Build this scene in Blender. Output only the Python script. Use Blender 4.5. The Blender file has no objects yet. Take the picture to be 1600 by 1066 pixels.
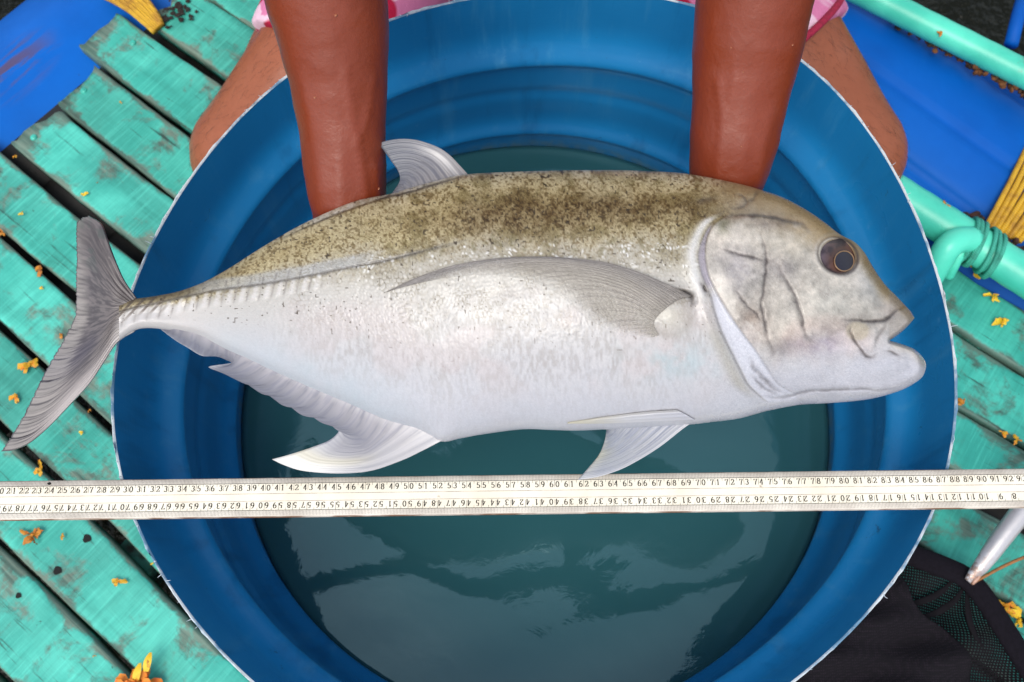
import bpy, bmesh, math, random
import numpy as np
from mathutils import Vector, Matrix

random.seed(7)
rng = np.random.default_rng(7)
SC = bpy.context.scene
COL = SC.collection

# ------------------------------------------------------------------ camera, sky, sun, exposure
ZR = 0.36                                   # height of the tub's rim above the deck (metres)
F = 35.0 / 36.0 * 1600.0
TH = math.radians(20.5)
CAM = np.array([-0.0195, -0.266, ZR + 0.69])
FW = np.array([0, math.sin(TH), -math.cos(TH)])
UP = np.array([0, math.cos(TH), math.sin(TH)])
RT = np.array([1.0, 0, 0])

cd = bpy.data.cameras.new('camera')
cam = bpy.data.objects.new('camera', cd)
COL.objects.link(cam)
cd.lens = 35; cd.sensor_width = 36; cd.clip_start = 0.02; cd.clip_end = 2000
cam.location = CAM
cam.rotation_euler = (TH, 0, 0)
cd.dof.use_dof = True
cd.dof.focus_distance = 0.675
cd.dof.aperture_fstop = 13.0
SC.camera = cam

SUN_EL, SUN_AZ = math.radians(60), math.radians(-155)     # azimuth from +Y towards +X
w = bpy.data.worlds.new('World'); SC.world = w; w.use_nodes = True
nt = w.node_tree
sky = nt.nodes.new('ShaderNodeTexSky'); sky.sky_type = 'NISHITA'; sky.sun_disc = False
sky.sun_elevation = SUN_EL; sky.sun_rotation = SUN_AZ
sky.air_density = 1.0; sky.dust_density = 2.0; sky.ozone_density = 1.0
bg = nt.nodes['Background']; bg.inputs['Strength'].default_value = 0.15
hs = nt.nodes.new('ShaderNodeHueSaturation'); hs.inputs['Saturation'].default_value = .50
nt.links.new(sky.outputs[0], hs.inputs['Color']); nt.links.new(hs.outputs[0], bg.inputs[0])
ld = bpy.data.lights.new('sun', 'SUN'); ld.energy = 1.15; ld.angle = math.radians(30); ld.color = (1, 0.95, 0.87)
sun = bpy.data.objects.new('sun', ld); COL.objects.link(sun)
sdir = Vector((math.sin(SUN_AZ) * math.cos(SUN_EL), math.cos(SUN_AZ) * math.cos(SUN_EL), math.sin(SUN_EL)))
sun.rotation_euler = sdir.to_track_quat('Z', 'Y').to_euler()
sun.location = (0, 0, 5)
SC.view_settings.view_transform = 'Standard'
try: SC.view_settings.look = 'None'
except Exception: pass
SC.view_settings.exposure = 0.66; SC.view_settings.gamma = 1.0
SC.view_settings.use_curve_mapping = False

# ------------------------------------------------------------------ measuring helpers (photo survey -> metres)
def rays(px, py):
    px = np.asarray(px, float); py = np.asarray(py, float)
    return FW + ((px - 800) / F)[..., None] * RT + ((533 - py) / F)[..., None] * UP
def at(px, py, z):
    r = rays(px, py); t = (z - CAM[2]) / r[..., 2]
    return CAM + r * t[..., None]
def atd(px, py, d):
    return CAM + rays(px, py) * np.asarray(d, float)[..., None]
def V(p): return Vector((float(p[0]), float(p[1]), float(p[2])))

# ------------------------------------------------------------------ object helpers
def link(name, me, m=None, parent=None, loc=None):
    o = bpy.data.objects.new(name, me); COL.objects.link(o)
    if m is not None and me is not None and len(me.materials) == 0: me.materials.append(m)
    if loc is not None: o.location = loc
    if parent is not None: o.parent = parent
    return o
def tag(o, label=None, cat=None, group=None, kind=None):
    if label: o['label'] = label
    if cat: o['category'] = cat
    if group: o['group'] = group
    if kind: o['kind'] = kind
    return o
def empty(name, loc, **k):
    o = bpy.data.objects.new(name, None); COL.objects.link(o); o.location = V(loc); o.empty_display_size = .05
    return tag(o, **k)
def mesh_np(name, verts, faces, smooth=True):
    me = bpy.data.meshes.new(name)
    verts = np.asarray(verts, np.float32)
    me.vertices.add(len(verts)); me.vertices.foreach_set('co', verts.ravel())
    if isinstance(faces, np.ndarray):
        k = faces.shape[1]; n = len(faces)
        me.loops.add(n * k); me.loops.foreach_set('vertex_index', faces.astype(np.int32).ravel())
        me.polygons.add(n)
        me.polygons.foreach_set('loop_start', np.arange(0, n * k, k, dtype=np.int32))
        me.polygons.foreach_set('loop_total', np.full(n, k, np.int32))
    else:
        flat = [i for f in faces for i in f]
        me.loops.add(len(flat)); me.loops.foreach_set('vertex_index', np.array(flat, np.int32))
        me.polygons.add(len(faces))
        tot = np.array([len(f) for f in faces], np.int32)
        me.polygons.foreach_set('loop_start', np.concatenate([[0], np.cumsum(tot)[:-1]]).astype(np.int32))
        me.polygons.foreach_set('loop_total', tot)
    me.update(calc_edges=True); me.validate()
    if smooth: me.polygons.foreach_set('use_smooth', np.ones(len(me.polygons), bool))
    return me
class MB:
    """collects pieces of one mesh"""
    def __init__(s): s.v = []; s.f = []
    def add(s, verts, faces):
        n = len(s.v); s.v += [tuple(map(float, p)) for p in verts]; s.f += [tuple(i + n for i in f) for f in faces]
    def tube(s, pts, rad, seg=10, caps=True, squash=None, up=(0, 0, 1)):
        pts = [np.asarray(p, float) for p in pts]; n = len(pts)
        rad = [rad] * n if np.isscalar(rad) else list(rad)
        V_, F_ = [], []
        prev = None
        for i, p in enumerate(pts):
            t = pts[min(i + 1, n - 1)] - pts[max(i - 1, 0)]; t /= (np.linalg.norm(t) + 1e-12)
            if prev is None:
                a = np.cross(t, up)
                if np.linalg.norm(a) < 1e-4: a = np.cross(t, (1, 0, 0))
            else:
                a = prev - t * (prev @ t)
            a /= np.linalg.norm(a); prev = a; b = np.cross(t, a)
            for k in range(seg):
                q = 2 * math.pi * k / seg
                sq = 1 if squash is None else squash[i]
                V_.append(p + rad[i] * (math.cos(q) * a + math.sin(q) * b * sq))
        for i in range(n - 1):
            for k in range(seg):
                F_.append((i * seg + k, i * seg + (k + 1) % seg, (i + 1) * seg + (k + 1) % seg, (i + 1) * seg + k))
        if caps:
            F_.append(tuple(reversed(range(seg)))); F_.append(tuple((n - 1) * seg + k for k in range(seg)))
        s.add(V_, F_)
    def capsule(s, a, b, ra, rb, seg=16):
        a = np.asarray(a, float); b = np.asarray(b, float); d = (b - a); L = np.linalg.norm(d); d /= L
        P, R = [], []
        for q in (-.98, -.8, -.55, -.25): P.append(a + d * ra * q); R.append(ra * math.sqrt(1 - q * q))
        for q in np.linspace(0, 1, 6): P.append(a + (b - a) * q); R.append(ra + (rb - ra) * q)
        for q in (.25, .55, .8, .98): P.append(b + d * rb * q); R.append(rb * math.sqrt(1 - q * q))
        s.tube(P, R, seg)
    def ball(s, c, r, seg=14, rings=9):
        c = np.asarray(c, float); r = np.ones(3) * r
        V_ = [c + r * (0, 0, 1)]; F_ = []
        for i in range(1, rings):
            ph = math.pi * i / rings
            for k in range(seg):
                q = 2 * math.pi * k / seg
                V_.append(c + r * np.array([math.sin(ph) * math.cos(q), math.sin(ph) * math.sin(q), math.cos(ph)]))
        V_.append(c - r * np.array([0, 0, 1]))
        for k in range(seg): F_.append((0, 1 + k, 1 + (k + 1) % seg))
        for i in range(rings - 2):
            for k in range(seg):
                F_.append((1 + i * seg + k, 1 + (i + 1) * seg + k, 1 + (i + 1) * seg + (k + 1) % seg, 1 + i * seg + (k + 1) % seg))
        e = len(V_) - 1; b = 1 + (rings - 2) * seg
        for k in range(seg): F_.append((e, b + (k + 1) % seg, b + k))
        s.add(V_, F_)
    def box(s, c, sx, sy, sz, rot=0):
        cr, sr = math.cos(rot), math.sin(rot); V_ = []
        for z in (-1, 1):
            for (x, y) in ((-1, -1), (1, -1), (1, 1), (-1, 1)):
                X, Y = x * sx / 2, y * sy / 2
                V_.append((c[0] + X * cr - Y * sr, c[1] + X * sr + Y * cr, c[2] + z * sz / 2))
        s.add(V_, [(3, 2, 1, 0), (4, 5, 6, 7), (0, 1, 5, 4), (1, 2, 6, 5), (2, 3, 7, 6), (3, 0, 4, 7)])
    def build(s, name, m=None, parent=None, smooth=True):
        return link(name, mesh_np(name, s.v, s.f, smooth), m, parent)

# ------------------------------------------------------------------ material helpers
def srgb(r, g, b):
    c = np.array([r, g, b], float) / 255.0
    return tuple(np.where(c <= .04045, c / 12.92, ((c + .055) / 1.055) ** 2.4))
class NG:
    def __init__(s, name):
        s.m = bpy.data.materials.new(name); s.m.use_nodes = True; s.t = s.m.node_tree
        s.b = s.t.nodes['Principled BSDF']; s.out = s.t.nodes['Material Output']
    def n(s, typ, **k):
        x = s.t.nodes.new(typ)
        for a, v in k.items(): setattr(x, a, v)
        return x
    def L(s, a, b): s.t.links.new(a, b)
    def setv(s, sock, v):
        if hasattr(v, 'links') or isinstance(v, bpy.types.NodeSocket): s.L(v, sock)
        else:
            if isinstance(v, (tuple, list)) and len(v) == 3 and sock.type == 'RGBA': v = (*v, 1)
            sock.default_value = v
    def coord(s, which='Object', scale=(1, 1, 1), rot=(0, 0, 0), rnd=0.0):
        c = s.n('ShaderNodeTexCoord'); mp = s.n('ShaderNodeMapping')
        s.L(c.outputs[which], mp.inputs[0]); mp.inputs['Scale'].default_value = scale; mp.inputs['Rotation'].default_value = rot
        if rnd:
            oi = s.n('ShaderNodeObjectInfo'); mu = s.n('ShaderNodeMath', operation='MULTIPLY'); mu.inputs[1].default_value = rnd
            s.L(oi.outputs['Random'], mu.inputs[0]); s.L(mu.outputs[0], mp.inputs['Location'])
        return mp.outputs[0]
    def noise(s, vec, scale=5, detail=4, rough=.55, dist=0):
        x = s.n('ShaderNodeTexNoise'); s.L(vec, x.inputs['Vector'])
        x.inputs['Scale'].default_value = scale; x.inputs['Detail'].default_value = detail
        x.inputs['Roughness'].default_value = rough; x.inputs['Distortion'].default_value = dist
        return x.outputs['Fac']
    def ramp(s, fac, a, b, ca=0.0, cb=1.0):
        x = s.n('ShaderNodeMapRange', interpolation_type='SMOOTHSTEP'); s.L(fac, x.inputs['Value'])
        x.inputs['From Min'].default_value = a; x.inputs['From Max'].default_value = b
        x.inputs['To Min'].default_value = ca; x.inputs['To Max'].default_value = cb
        return x.outputs[0]
    def mix(s, fac, a, b, mode='MIX'):
        x = s.n('ShaderNodeMix', data_type='RGBA', blend_type=mode)
        s.setv(x.inputs[0], fac); s.setv(x.inputs[6], a); s.setv(x.inputs[7], b)
        return x.outputs[2]
    def math(s, op, a, b=0.0):
        x = s.n('ShaderNodeMath', operation=op); s.setv(x.inputs[0], a); s.setv(x.inputs[1], b); return x.outputs[0]
    def bump(s, h, strength=.3, dist=.002):
        x = s.n('ShaderNodeBump'); s.L(h, x.inputs['Height']); x.inputs['Strength'].default_value = strength
        x.inputs['Distance'].default_value = dist; s.L(x.outputs[0], s.b.inputs['Normal']); return x
    def base(s, c): s.setv(s.b.inputs['Base Color'], c)
    def set(s, **k):
        for a, v in k.items(): s.setv(s.b.inputs[a.replace('_', ' ')], v)
        return s

def simple(name, c, rough=.6, vary=.25, scale=40, bump=.2, spec=.5, metal=0.0, c2=None, t=(.45, .6)):
    g = NG(name); v = g.coord('Object', rnd=13.0)
    n1 = g.noise(v, scale, 5)
    c2 = tuple(x * (1 - vary) for x in c) if c2 is None else c2
    g.base(g.mix(g.ramp(n1, t[0], t[1]), c, c2)); g.set(Roughness=rough, Metallic=metal, Specular_IOR_Level=spec)
    if bump: g.bump(g.noise(v, scale * 3, 4), bump, .001)
    return g.m

# painted, weathered planks: local X runs along the board
def plank_mat(name, pa, pb, grey, wear=.56):
    g = NG(name)
    v = g.coord('Object', rnd=37.0)
    vl = g.coord('Object', scale=(1.6, 14, 1), rnd=37.0)
    vg = g.coord('Object', scale=(10, 170, 10), rnd=37.0)
    vc = g.coord('Object', scale=(330, 16, 10), rnd=37.0)
    big = g.noise(v, 9, 5, .6); streak = g.noise(vl, 3, 6, .6)
    c = g.mix(g.ramp(big, .35, .65), pa, pb)
    c = g.mix(g.ramp(g.noise(v, 4.2, 4, .6), .45, .68, 0, .5), c, tuple(x * .62 + .03 for x in pb))
    c = g.mix(g.ramp(streak, .46, .72, 0, .55), c, tuple(x * .62 for x in pb))
    saw = g.noise(vc, 1, 3, .6)
    c = g.mix(g.ramp(saw, .5, .75, 0, .30), c, tuple(x * .55 for x in pb))
    c = g.mix(g.ramp(saw, .5, .28, 0, .28), c, tuple(min(1, x * 1.35 + .03) for x in pa))
    wn = g.noise(v, 17, 9, .68, .3)
    at_ = g.n('ShaderNodeAttribute', attribute_name='edge')            # bare wood starts at the ends and arrises
    wsum = g.math('ADD', wn, g.math('MULTIPLY', at_.outputs['Fac'], .22))
    wm = g.ramp(wsum, wear, wear + .13, 0, .85)
    gr = g.noise(vg, 1, 4, .6)
    greyc = g.mix(g.ramp(gr, .35, .65), grey, tuple(x * .35 for x in grey))
    c = g.mix(wm, c, greyc)
    crack = g.ramp(gr, .63, .72, 0, .75); c = g.mix(crack, c, (.02, .035, .028))
    mould = g.ramp(g.noise(v, 95, 6, .7), .665, .72, 0, .75); c = g.mix(mould, c, (.025, .03, .02))
    oi = g.n('ShaderNodeObjectInfo'); rn = g.math('FRACT', g.math('MULTIPLY', oi.outputs['Random'], 7.31)); c = g.mix(g.ramp(rn, .15, 1.0, 0, .42), c, g.mix(1.0, c, (.62, .60, .56), 'MULTIPLY'))
    c = g.mix(g.ramp(g.noise(v, 6.5, 6, .62), .52, .72, 0, .55), c, g.mix(1.0, c, (.58, .52, .48), 'MULTIPLY'))
    g.base(c); g.set(Roughness=.55, Specular_IOR_Level=.35)
    h = g.math('ADD', g.math('MULTIPLY', gr, .5), g.math('ADD', g.math('MULTIPLY', saw, .5), g.math('MULTIPLY', wm, -.5)))
    g.bump(h, .55, .0016)
    return g.m

M = {}
M['plank'] = plank_mat('turquoise_painted_wood', (.095, .585, .46), (.040, .39, .31), (.20, .22, .17), wear=.515)
M['plank_old'] = plank_mat('worn_turquoise_wood', (.06, .48, .38), (.026, .32, .26), (.13, .17, .135), wear=.50)
M['joist'] = simple('joist_wood', (.03, .16, .12), .8, c2=(.02, .018, .012), scale=30)
M['dark_wood'] = simple('gap_dark_wood', (.012, .011, .009), .7, scale=30)
M['screw'] = simple('painted_screw', (.05, .50, .38), .4, scale=200)
M['hole'] = simple('hole_dark', (.008, .008, .007), .9, bump=0)

def blue_plastic(name, c, c2, rough, scuff=(.35, .45, .55), s_amt=.35, dirt=.5, drips=False):
    g = NG(name); v = g.coord('Object'); vs = g.coord('Object', scale=(1, 1, 6))
    big = g.noise(v, 5, 5)
    c_ = g.mix(g.ramp(big, .35, .7), c, c2)
    sc = g.ramp(g.noise(v, 45, 8, .7), .62, .80, 0, s_amt); c_ = g.mix(sc, c_, scuff)
    dn = g.ramp(g.noise(v, 70, 7, .72, .5), .655, .72, 0, dirt); c_ = g.mix(dn, c_, (.02, .03, .05))
    if drips:      # runs and a faint scum band left by the water
        vd = g.coord('Object', scale=(1, 1, .10)); c_ = g.mix(g.ramp(g.noise(vd, 55, 6, .65), .52, .74, 0, .30), c_, (.08, .30, .50)); c_ = g.mix(g.ramp(g.noise(vd, 38, 5, .6), .54, .72, 0, .35), c_, (.002, .06, .17))
        sp = g.n('ShaderNodeSeparateXYZ'); g.L(v, sp.inputs[0]); zz = g.math('ADD', sp.outputs['Z'], g.math('MULTIPLY', g.noise(v, 30, 5), .008))
        c_ = g.mix(g.math('MULTIPLY', g.ramp(zz, .128, .116), g.ramp(g.noise(v, 80, 6, .7), .40, .62, .15, .6)), c_, (.13, .22, .22))
    g.base(c_); g.set(Roughness=g.ramp(big, .3, .7, rough - .05, rough + .1), Specular_IOR_Level=.18 if not drips else .28)
    g.bump(g.noise(vs, 60, 5), .12, .001)
    return g
M['barrel'] = blue_plastic('float_blue_plastic', (.0, .115, .50), (.0, .08, .38), .55, (.02, .20, .52), .25).m

def glazed(name, c, c2, rust=True):
    g = NG(name); v = g.coord('Object'); big = g.noise(v, 12, 5)
    cc = g.mix(g.ramp(big, .35, .7), c, c2)
    if rust: cc = g.mix(g.ramp(g.noise(v, 26, 7, .65), .64, .72, 0, .8), cc, (.16, .085, .02))
    g.base(cc); g.set(Roughness=.38); g.bump(g.noise(v, 90, 4), .2, .001); return g.m
M['pipe'] = glazed('turquoise_pipe_paint', (.10, .70, .50), (.05, .50, .36))

# ------------------------------------------------------------------ the sea and the floating deck
def sea():
    me = mesh_np('sea', [(-300, -300, -.34), (300, -300, -.34), (300, 300, -.34), (-300, 300, -.34)], [(0, 1, 2, 3)])
    g = NG('sea_water'); v = g.coord('Object')
    g.base((.008, .009, .006)); g.set(Roughness=.15, IOR=1.33, Specular_IOR_Level=.16)
    n = g.math('ADD', g.noise(v, 14, 4, .55, .8), g.math('MULTIPLY', g.noise(v, 60, 3), .3))
    g.bump(n, .8, .03)
    tag(link('sea', me, g.m), kind='structure')
sea()

deck = empty('deck', (0, 0, 0), kind='structure')
def resample(poly, n):
    p = np.asarray(poly, float); d = np.r_[0, np.cumsum(np.hypot(*np.diff(p[:, :2], axis=0).T))]
    s = np.linspace(0, d[-1], n); return np.stack([np.interp(s, d, p[:, k]) for k in range(p.shape[1])], 1)
def plank(up, lo, z=0.0, thick=.022, mat='plank', rough_l=.0015, rough_r=.001, screws=(), holes=()):
    """up / lo: the two long edges as surveyed in the photo, left to right"""
    U = at(*np.array(up, float).T, z); Lw = at(*np.array(lo, float).T, z)
    c = (U[0] + U[-1] + Lw[0] + Lw[-1]) / 4
    d = (U[-1] - U[0]) + (Lw[-1] - Lw[0]); ang = math.atan2(d[1], d[0]); ca, sa = math.cos(-ang), math.sin(-ang)
    loc = lambda P: np.stack([(P[:, 0] - c[0]) * ca - (P[:, 1] - c[1]) * sa, (P[:, 0] - c[0]) * sa + (P[:, 1] - c[1]) * ca], 1)
    U, Lw = loc(U), loc(Lw)
    NX, NY = 40, 9
    U = resample(U, NX); Lw = resample(Lw, NX)
    U[:, 1] += np.convolve(rng.normal(0, .0016, NX + 4), np.ones(5) / 5, 'valid')
    Lw[:, 1] += np.convolve(rng.normal(0, .0016, NX + 4), np.ones(5) / 5, 'valid')
    jl = rng.normal(0, rough_l, NY); jr = rng.normal(0, rough_r, NY)
    ts = np.array([0, .03, .1, .3, .5, .7, .9, .97, 1.0])
    vs, ed = [], []
    for i in range(NX):
        for j in range(NY):
            p = U[i] * (1 - ts[j]) + Lw[i] * ts[j]; zz = 0
            if j in (0, NY - 1): zz = -.0022
            x = p[0]
            if i == 0: x += jl[j]; zz = min(zz, -.002)
            if i == NX - 1: x += jr[j]; zz = min(zz, -.002)
            if 0 < i < NX - 1 and 0 < j < NY - 1: zz += rng.normal(0, .0003)
            vs.append((x, p[1], zz))
            e = max(1 - min(i, NX - 1 - i) / 2.2, 0.0) * .9; e = max(e, 1.0 if j in (0, NY - 1) else (.45 if j in (1, NY - 2) else 0))
            ed.append(e)
    n = len(vs); vs += [(a, b, -thick) for a, b, _ in vs]; ed += [0] * n
    F_ = []
    for i in range(NX - 1):
        for j in range(NY - 1):
            a = i * NY + j; F_.append((a, a + 1, a + NY + 1, a + NY))
            F_.append((n + a, n + a + NY, n + a + NY + 1, n + a + 1))
    for i in range(NX - 1):
        a = i * NY; b = a + NY; F_.append((a, b, n + b, n + a)); a += NY - 1; b += NY - 1; F_.append((b, a, n + a, n + b))
    for j in range(NY - 1):
        a = j; F_.append((a + 1, a, n + a, n + a + 1)); a += (NX - 1) * NY; F_.append((a, a + 1, n + a + 1, n + a))
    me = mesh_np('plank', vs, F_, False)
    at_ = me.attributes.new('edge', 'FLOAT', 'POINT'); at_.data.foreach_set('value', np.array(ed, np.float32))
    o = link('plank', me, M[mat], deck, (c[0], c[1], z)); o.rotation_euler.z = ang
    bm = bmesh.new(); bm.from_mesh(me); bmesh.ops.recalc_face_normals(bm, faces=bm.faces); bm.to_mesh(me); bm.free()
    def inv(px, py):
        p = at(px, py, z); return loc(p[None])[0]
    for (px, py) in screws:
        q = inv(px, py); mb = MB(); mb.ball((q[0], q[1], .0004), (.0045, .0045, .0022), 10, 6); mb.build('screw', M['screw'], o)
    for (px, py, r) in holes:
        q = inv(px, py); mb = MB()
        ring = [(q[0] + r * math.cos(a) * (1 + .2 * math.sin(3 * a)), q[1] + r * math.sin(a), .0006) for a in np.linspace(0, 2 * math.pi, 15)[:-1]]
        mb.add(ring, [tuple(range(14))]); mb.build('knot_hole', M['hole'], o)
    return o

def ext(l, x0, x1):
    """carry a surveyed edge on to x0 and x1"""
    l = [tuple(map(float, p)) for p in l]
    (a, b), (c, d) = l[0], l[-1]; s = (d - b) / (c - a); r = list(l)
    if x0 < a: r = [(x0, b + (x0 - a) * s)] + r
    if x1 > c: r = r + [(x1, d + (x1 - c) * s)]
    return r
LP = [  # left-hand boards, from the top of the photo down: upper edge, lower edge, x where they start and stop, extras
    ([(350, -60), (480, 30)], [(318, -8), (392, 42)], None, 640, 'plank', dict(rough_l=.004)),
    ([(278, -28), (332, 2), (396, 46)], [(242, 40), (345, 113)], None, 640, 'plank', dict(rough_l=.005, screws=[(277, 12)])),
    ([(184, 21), (338, 128)], [(126, 74), (297, 204)], None, 640, 'plank', dict(rough_l=.003, screws=[(208, 67)])),
    ([(150, 104), (293, 211)], [(90, 162), (275, 308)], None, 640, 'plank', dict(rough_l=.003, screws=[(131, 142)])),
    ([(94, 172), (273, 317)], [(14, 223), (124, 312), (225, 393)], None, 640, 'plank', dict(rough_l=.003, screws=[(53, 215)])),
    ([(0, 238), (120, 337), (203, 400)], [(0, 359), (118, 456)], -420, 640, 'plank', {}),
    ([(0, 373), (116, 473)], [(0, 503), (73, 571), (180, 669)], -420, 640, 'plank', {}),
    ([(0, 517), (69, 579), (176, 680)], [(0, 657), (98, 748), (168, 815), (261, 912)], -420, 640, 'plank', {}),
    ([(0, 676), (83, 752), (142, 813), (247, 919)], [(0, 841), (136, 975), (213, 1047)], -420, 640, 'plank', dict(holes=[(136, 842, .0045), (90, 892, .0045)])),
    ([(0, 857), (129, 981), (199, 1053)], [(0, 1046), (60, 1106)], -420, 640, 'plank', dict(holes=[(29, 931, .003)])),
    ([(0, 1064), (60, 1126)], [(0, 1240), (60, 1302)], -420, 640, 'plank', {}),
]
for i, (u, l, x0, x1, mt, k) in enumerate(LP):
    if x0 is None: x0u, x0l = u[0][0], l[0][0]
    else: x0u = x0l = x0
    plank(ext(u, x0u, x1), ext(l, x0l, x1), z=-.001 * (i % 3), mat=mt, **k)
RP = [
    ([(1467, 400), (1528, 443), (1600, 484)], [(1494, 511), (1600, 580)]),
    ([(1496, 522), (1600, 590)], [(1501, 638), (1600, 694)]),
    ([(1500, 646), (1600, 703)], [(1470, 722), (1600, 796)]),
    ([(1526, 793), (1571, 815), (1600, 834)], [(1440, 853), (1509, 898), (1600, 960)]),
    ([(1440, 866), (1530, 922), (1600, 972)], [(1440, 962), (1600, 1082)]),
    ([(1440, 974), (1600, 1096)], [(1440, 1085), (1600, 1215)]),
]
for i, (u, l) in enumerate(RP):
    plank(ext(u, 1010, 1760), ext(l, 1010, 1760), z=-.002 - .001 * (i % 2), mat='plank_old')
for (a, b, m, zz) in [((60, 1060), (330, 760), 'joist', -.05), ((700, 1250), (1000, 900), 'dark_wood', -.05), ((10, 460), (330, 60), 'dark_wood', -.055),
                      ((1350, 1050), (1700, 560), 'dark_wood', -.055), ((380, 1150), (700, 800), 'dark_wood', -.055),
                      ((-30, 330), (330, 10), 'dark_wood', -.05), ((60, 420), (420, 90), 'dark_wood', -.057), ((-60, 640), (330, 250), 'dark_wood', -.06)]:  # this row: extra dark boards added so the plank gaps read black
    A, B = at(*a, zz), at(*b, zz); d = B - A; mb = MB()
    mb.box((A + B) / 2, np.linalg.norm(d[:2]), .045 if m == 'joist' else .10, .05, math.atan2(d[1], d[0])); mb.build('joist', M[m], deck, False)

# ------------------------------------------------------------------ the cut blue tub
TUB_D = .25                                 # water lies this far below the rim
rim_px = np.array([(445,126),(233,398),(178,590),(182,688),(195,750),(209,813),(252,906),(410,1066),(1458,380),(1496,558),(1497.7,594),
                   (1485,729),(1492,700),(1463,800),(1420,879),(1253,1066),(608,32),(714,-2),(1253,84),(1397,263),(330,235),(1340,175),(300,970),(1350,965)], float)
wat_px = np.array([(372,750),(376,640),(403,842),(459,936),(584,1066),(850,225),(735,236),(1281,800),(1225,942),(1100,1066),(1298,690)], float)
def fourier(px, z, order):
    P = at(px[:, 0], px[:, 1], z)
    A = np.c_[2 * P[:, 0], 2 * P[:, 1], np.ones(len(P))]; s = np.linalg.lstsq(A, (P[:, :2] ** 2).sum(1), rcond=None)[0]
    c = s[:2]; a = np.arctan2(P[:, 1] - c[1], P[:, 0] - c[0]); r = np.hypot(P[:, 0] - c[0], P[:, 1] - c[1])
    B = lambda q: np.stack([np.ones_like(q)] + [f(k * q) for k in range(2, order + 1) for f in (np.cos, np.sin)], 1)
    reg = np.eye(B(a).shape[1]) * .05; reg[0, 0] = 0
    k = np.linalg.solve(B(a).T @ B(a) + reg, B(a).T @ r)
    return c, lambda q: B(q) @ k
RC, RFUN = fourier(rim_px, ZR, 5)
WC, WFUN = fourier(wat_px, ZR - TUB_D, 2)
NA = 360
AQ = np.linspace(0, 2 * math.pi, NA, endpoint=False)
RR, WR = RFUN(AQ), WFUN(AQ)
rim_noise = np.convolve(np.r_[rng.normal(0, .0011, NA)], np.ones(3) / 3, 'same')
def wall_ring(t, inset=0.0, zoff=0.0):
    """t = 0 rim ... 1 water line ... 1.4 floor"""
    c = RC * (1 - t) + WC * t; r = RR * (1 - t) + WR * t
    return np.stack([c[0] + (r - inset) * np.cos(AQ), c[1] + (r - inset) * np.sin(AQ), np.full(NA, ZR - TUB_D * t + zoff)], 1)
def bumpf(t):
    g = lambda m, s: math.exp(-((t - m) / s) ** 2)
    return -.0062 * min(1, max(0, t)) ** 2 + .0125 * g(.34, .05) + .0040 * (1 / (1 + math.exp(-(t - .25) / .02))) - .0020 * g(.60, .035) + .0085 * g(.85, .035) + .0025 * (1 / (1 + math.exp(-(t - .78) / .015)))
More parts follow.
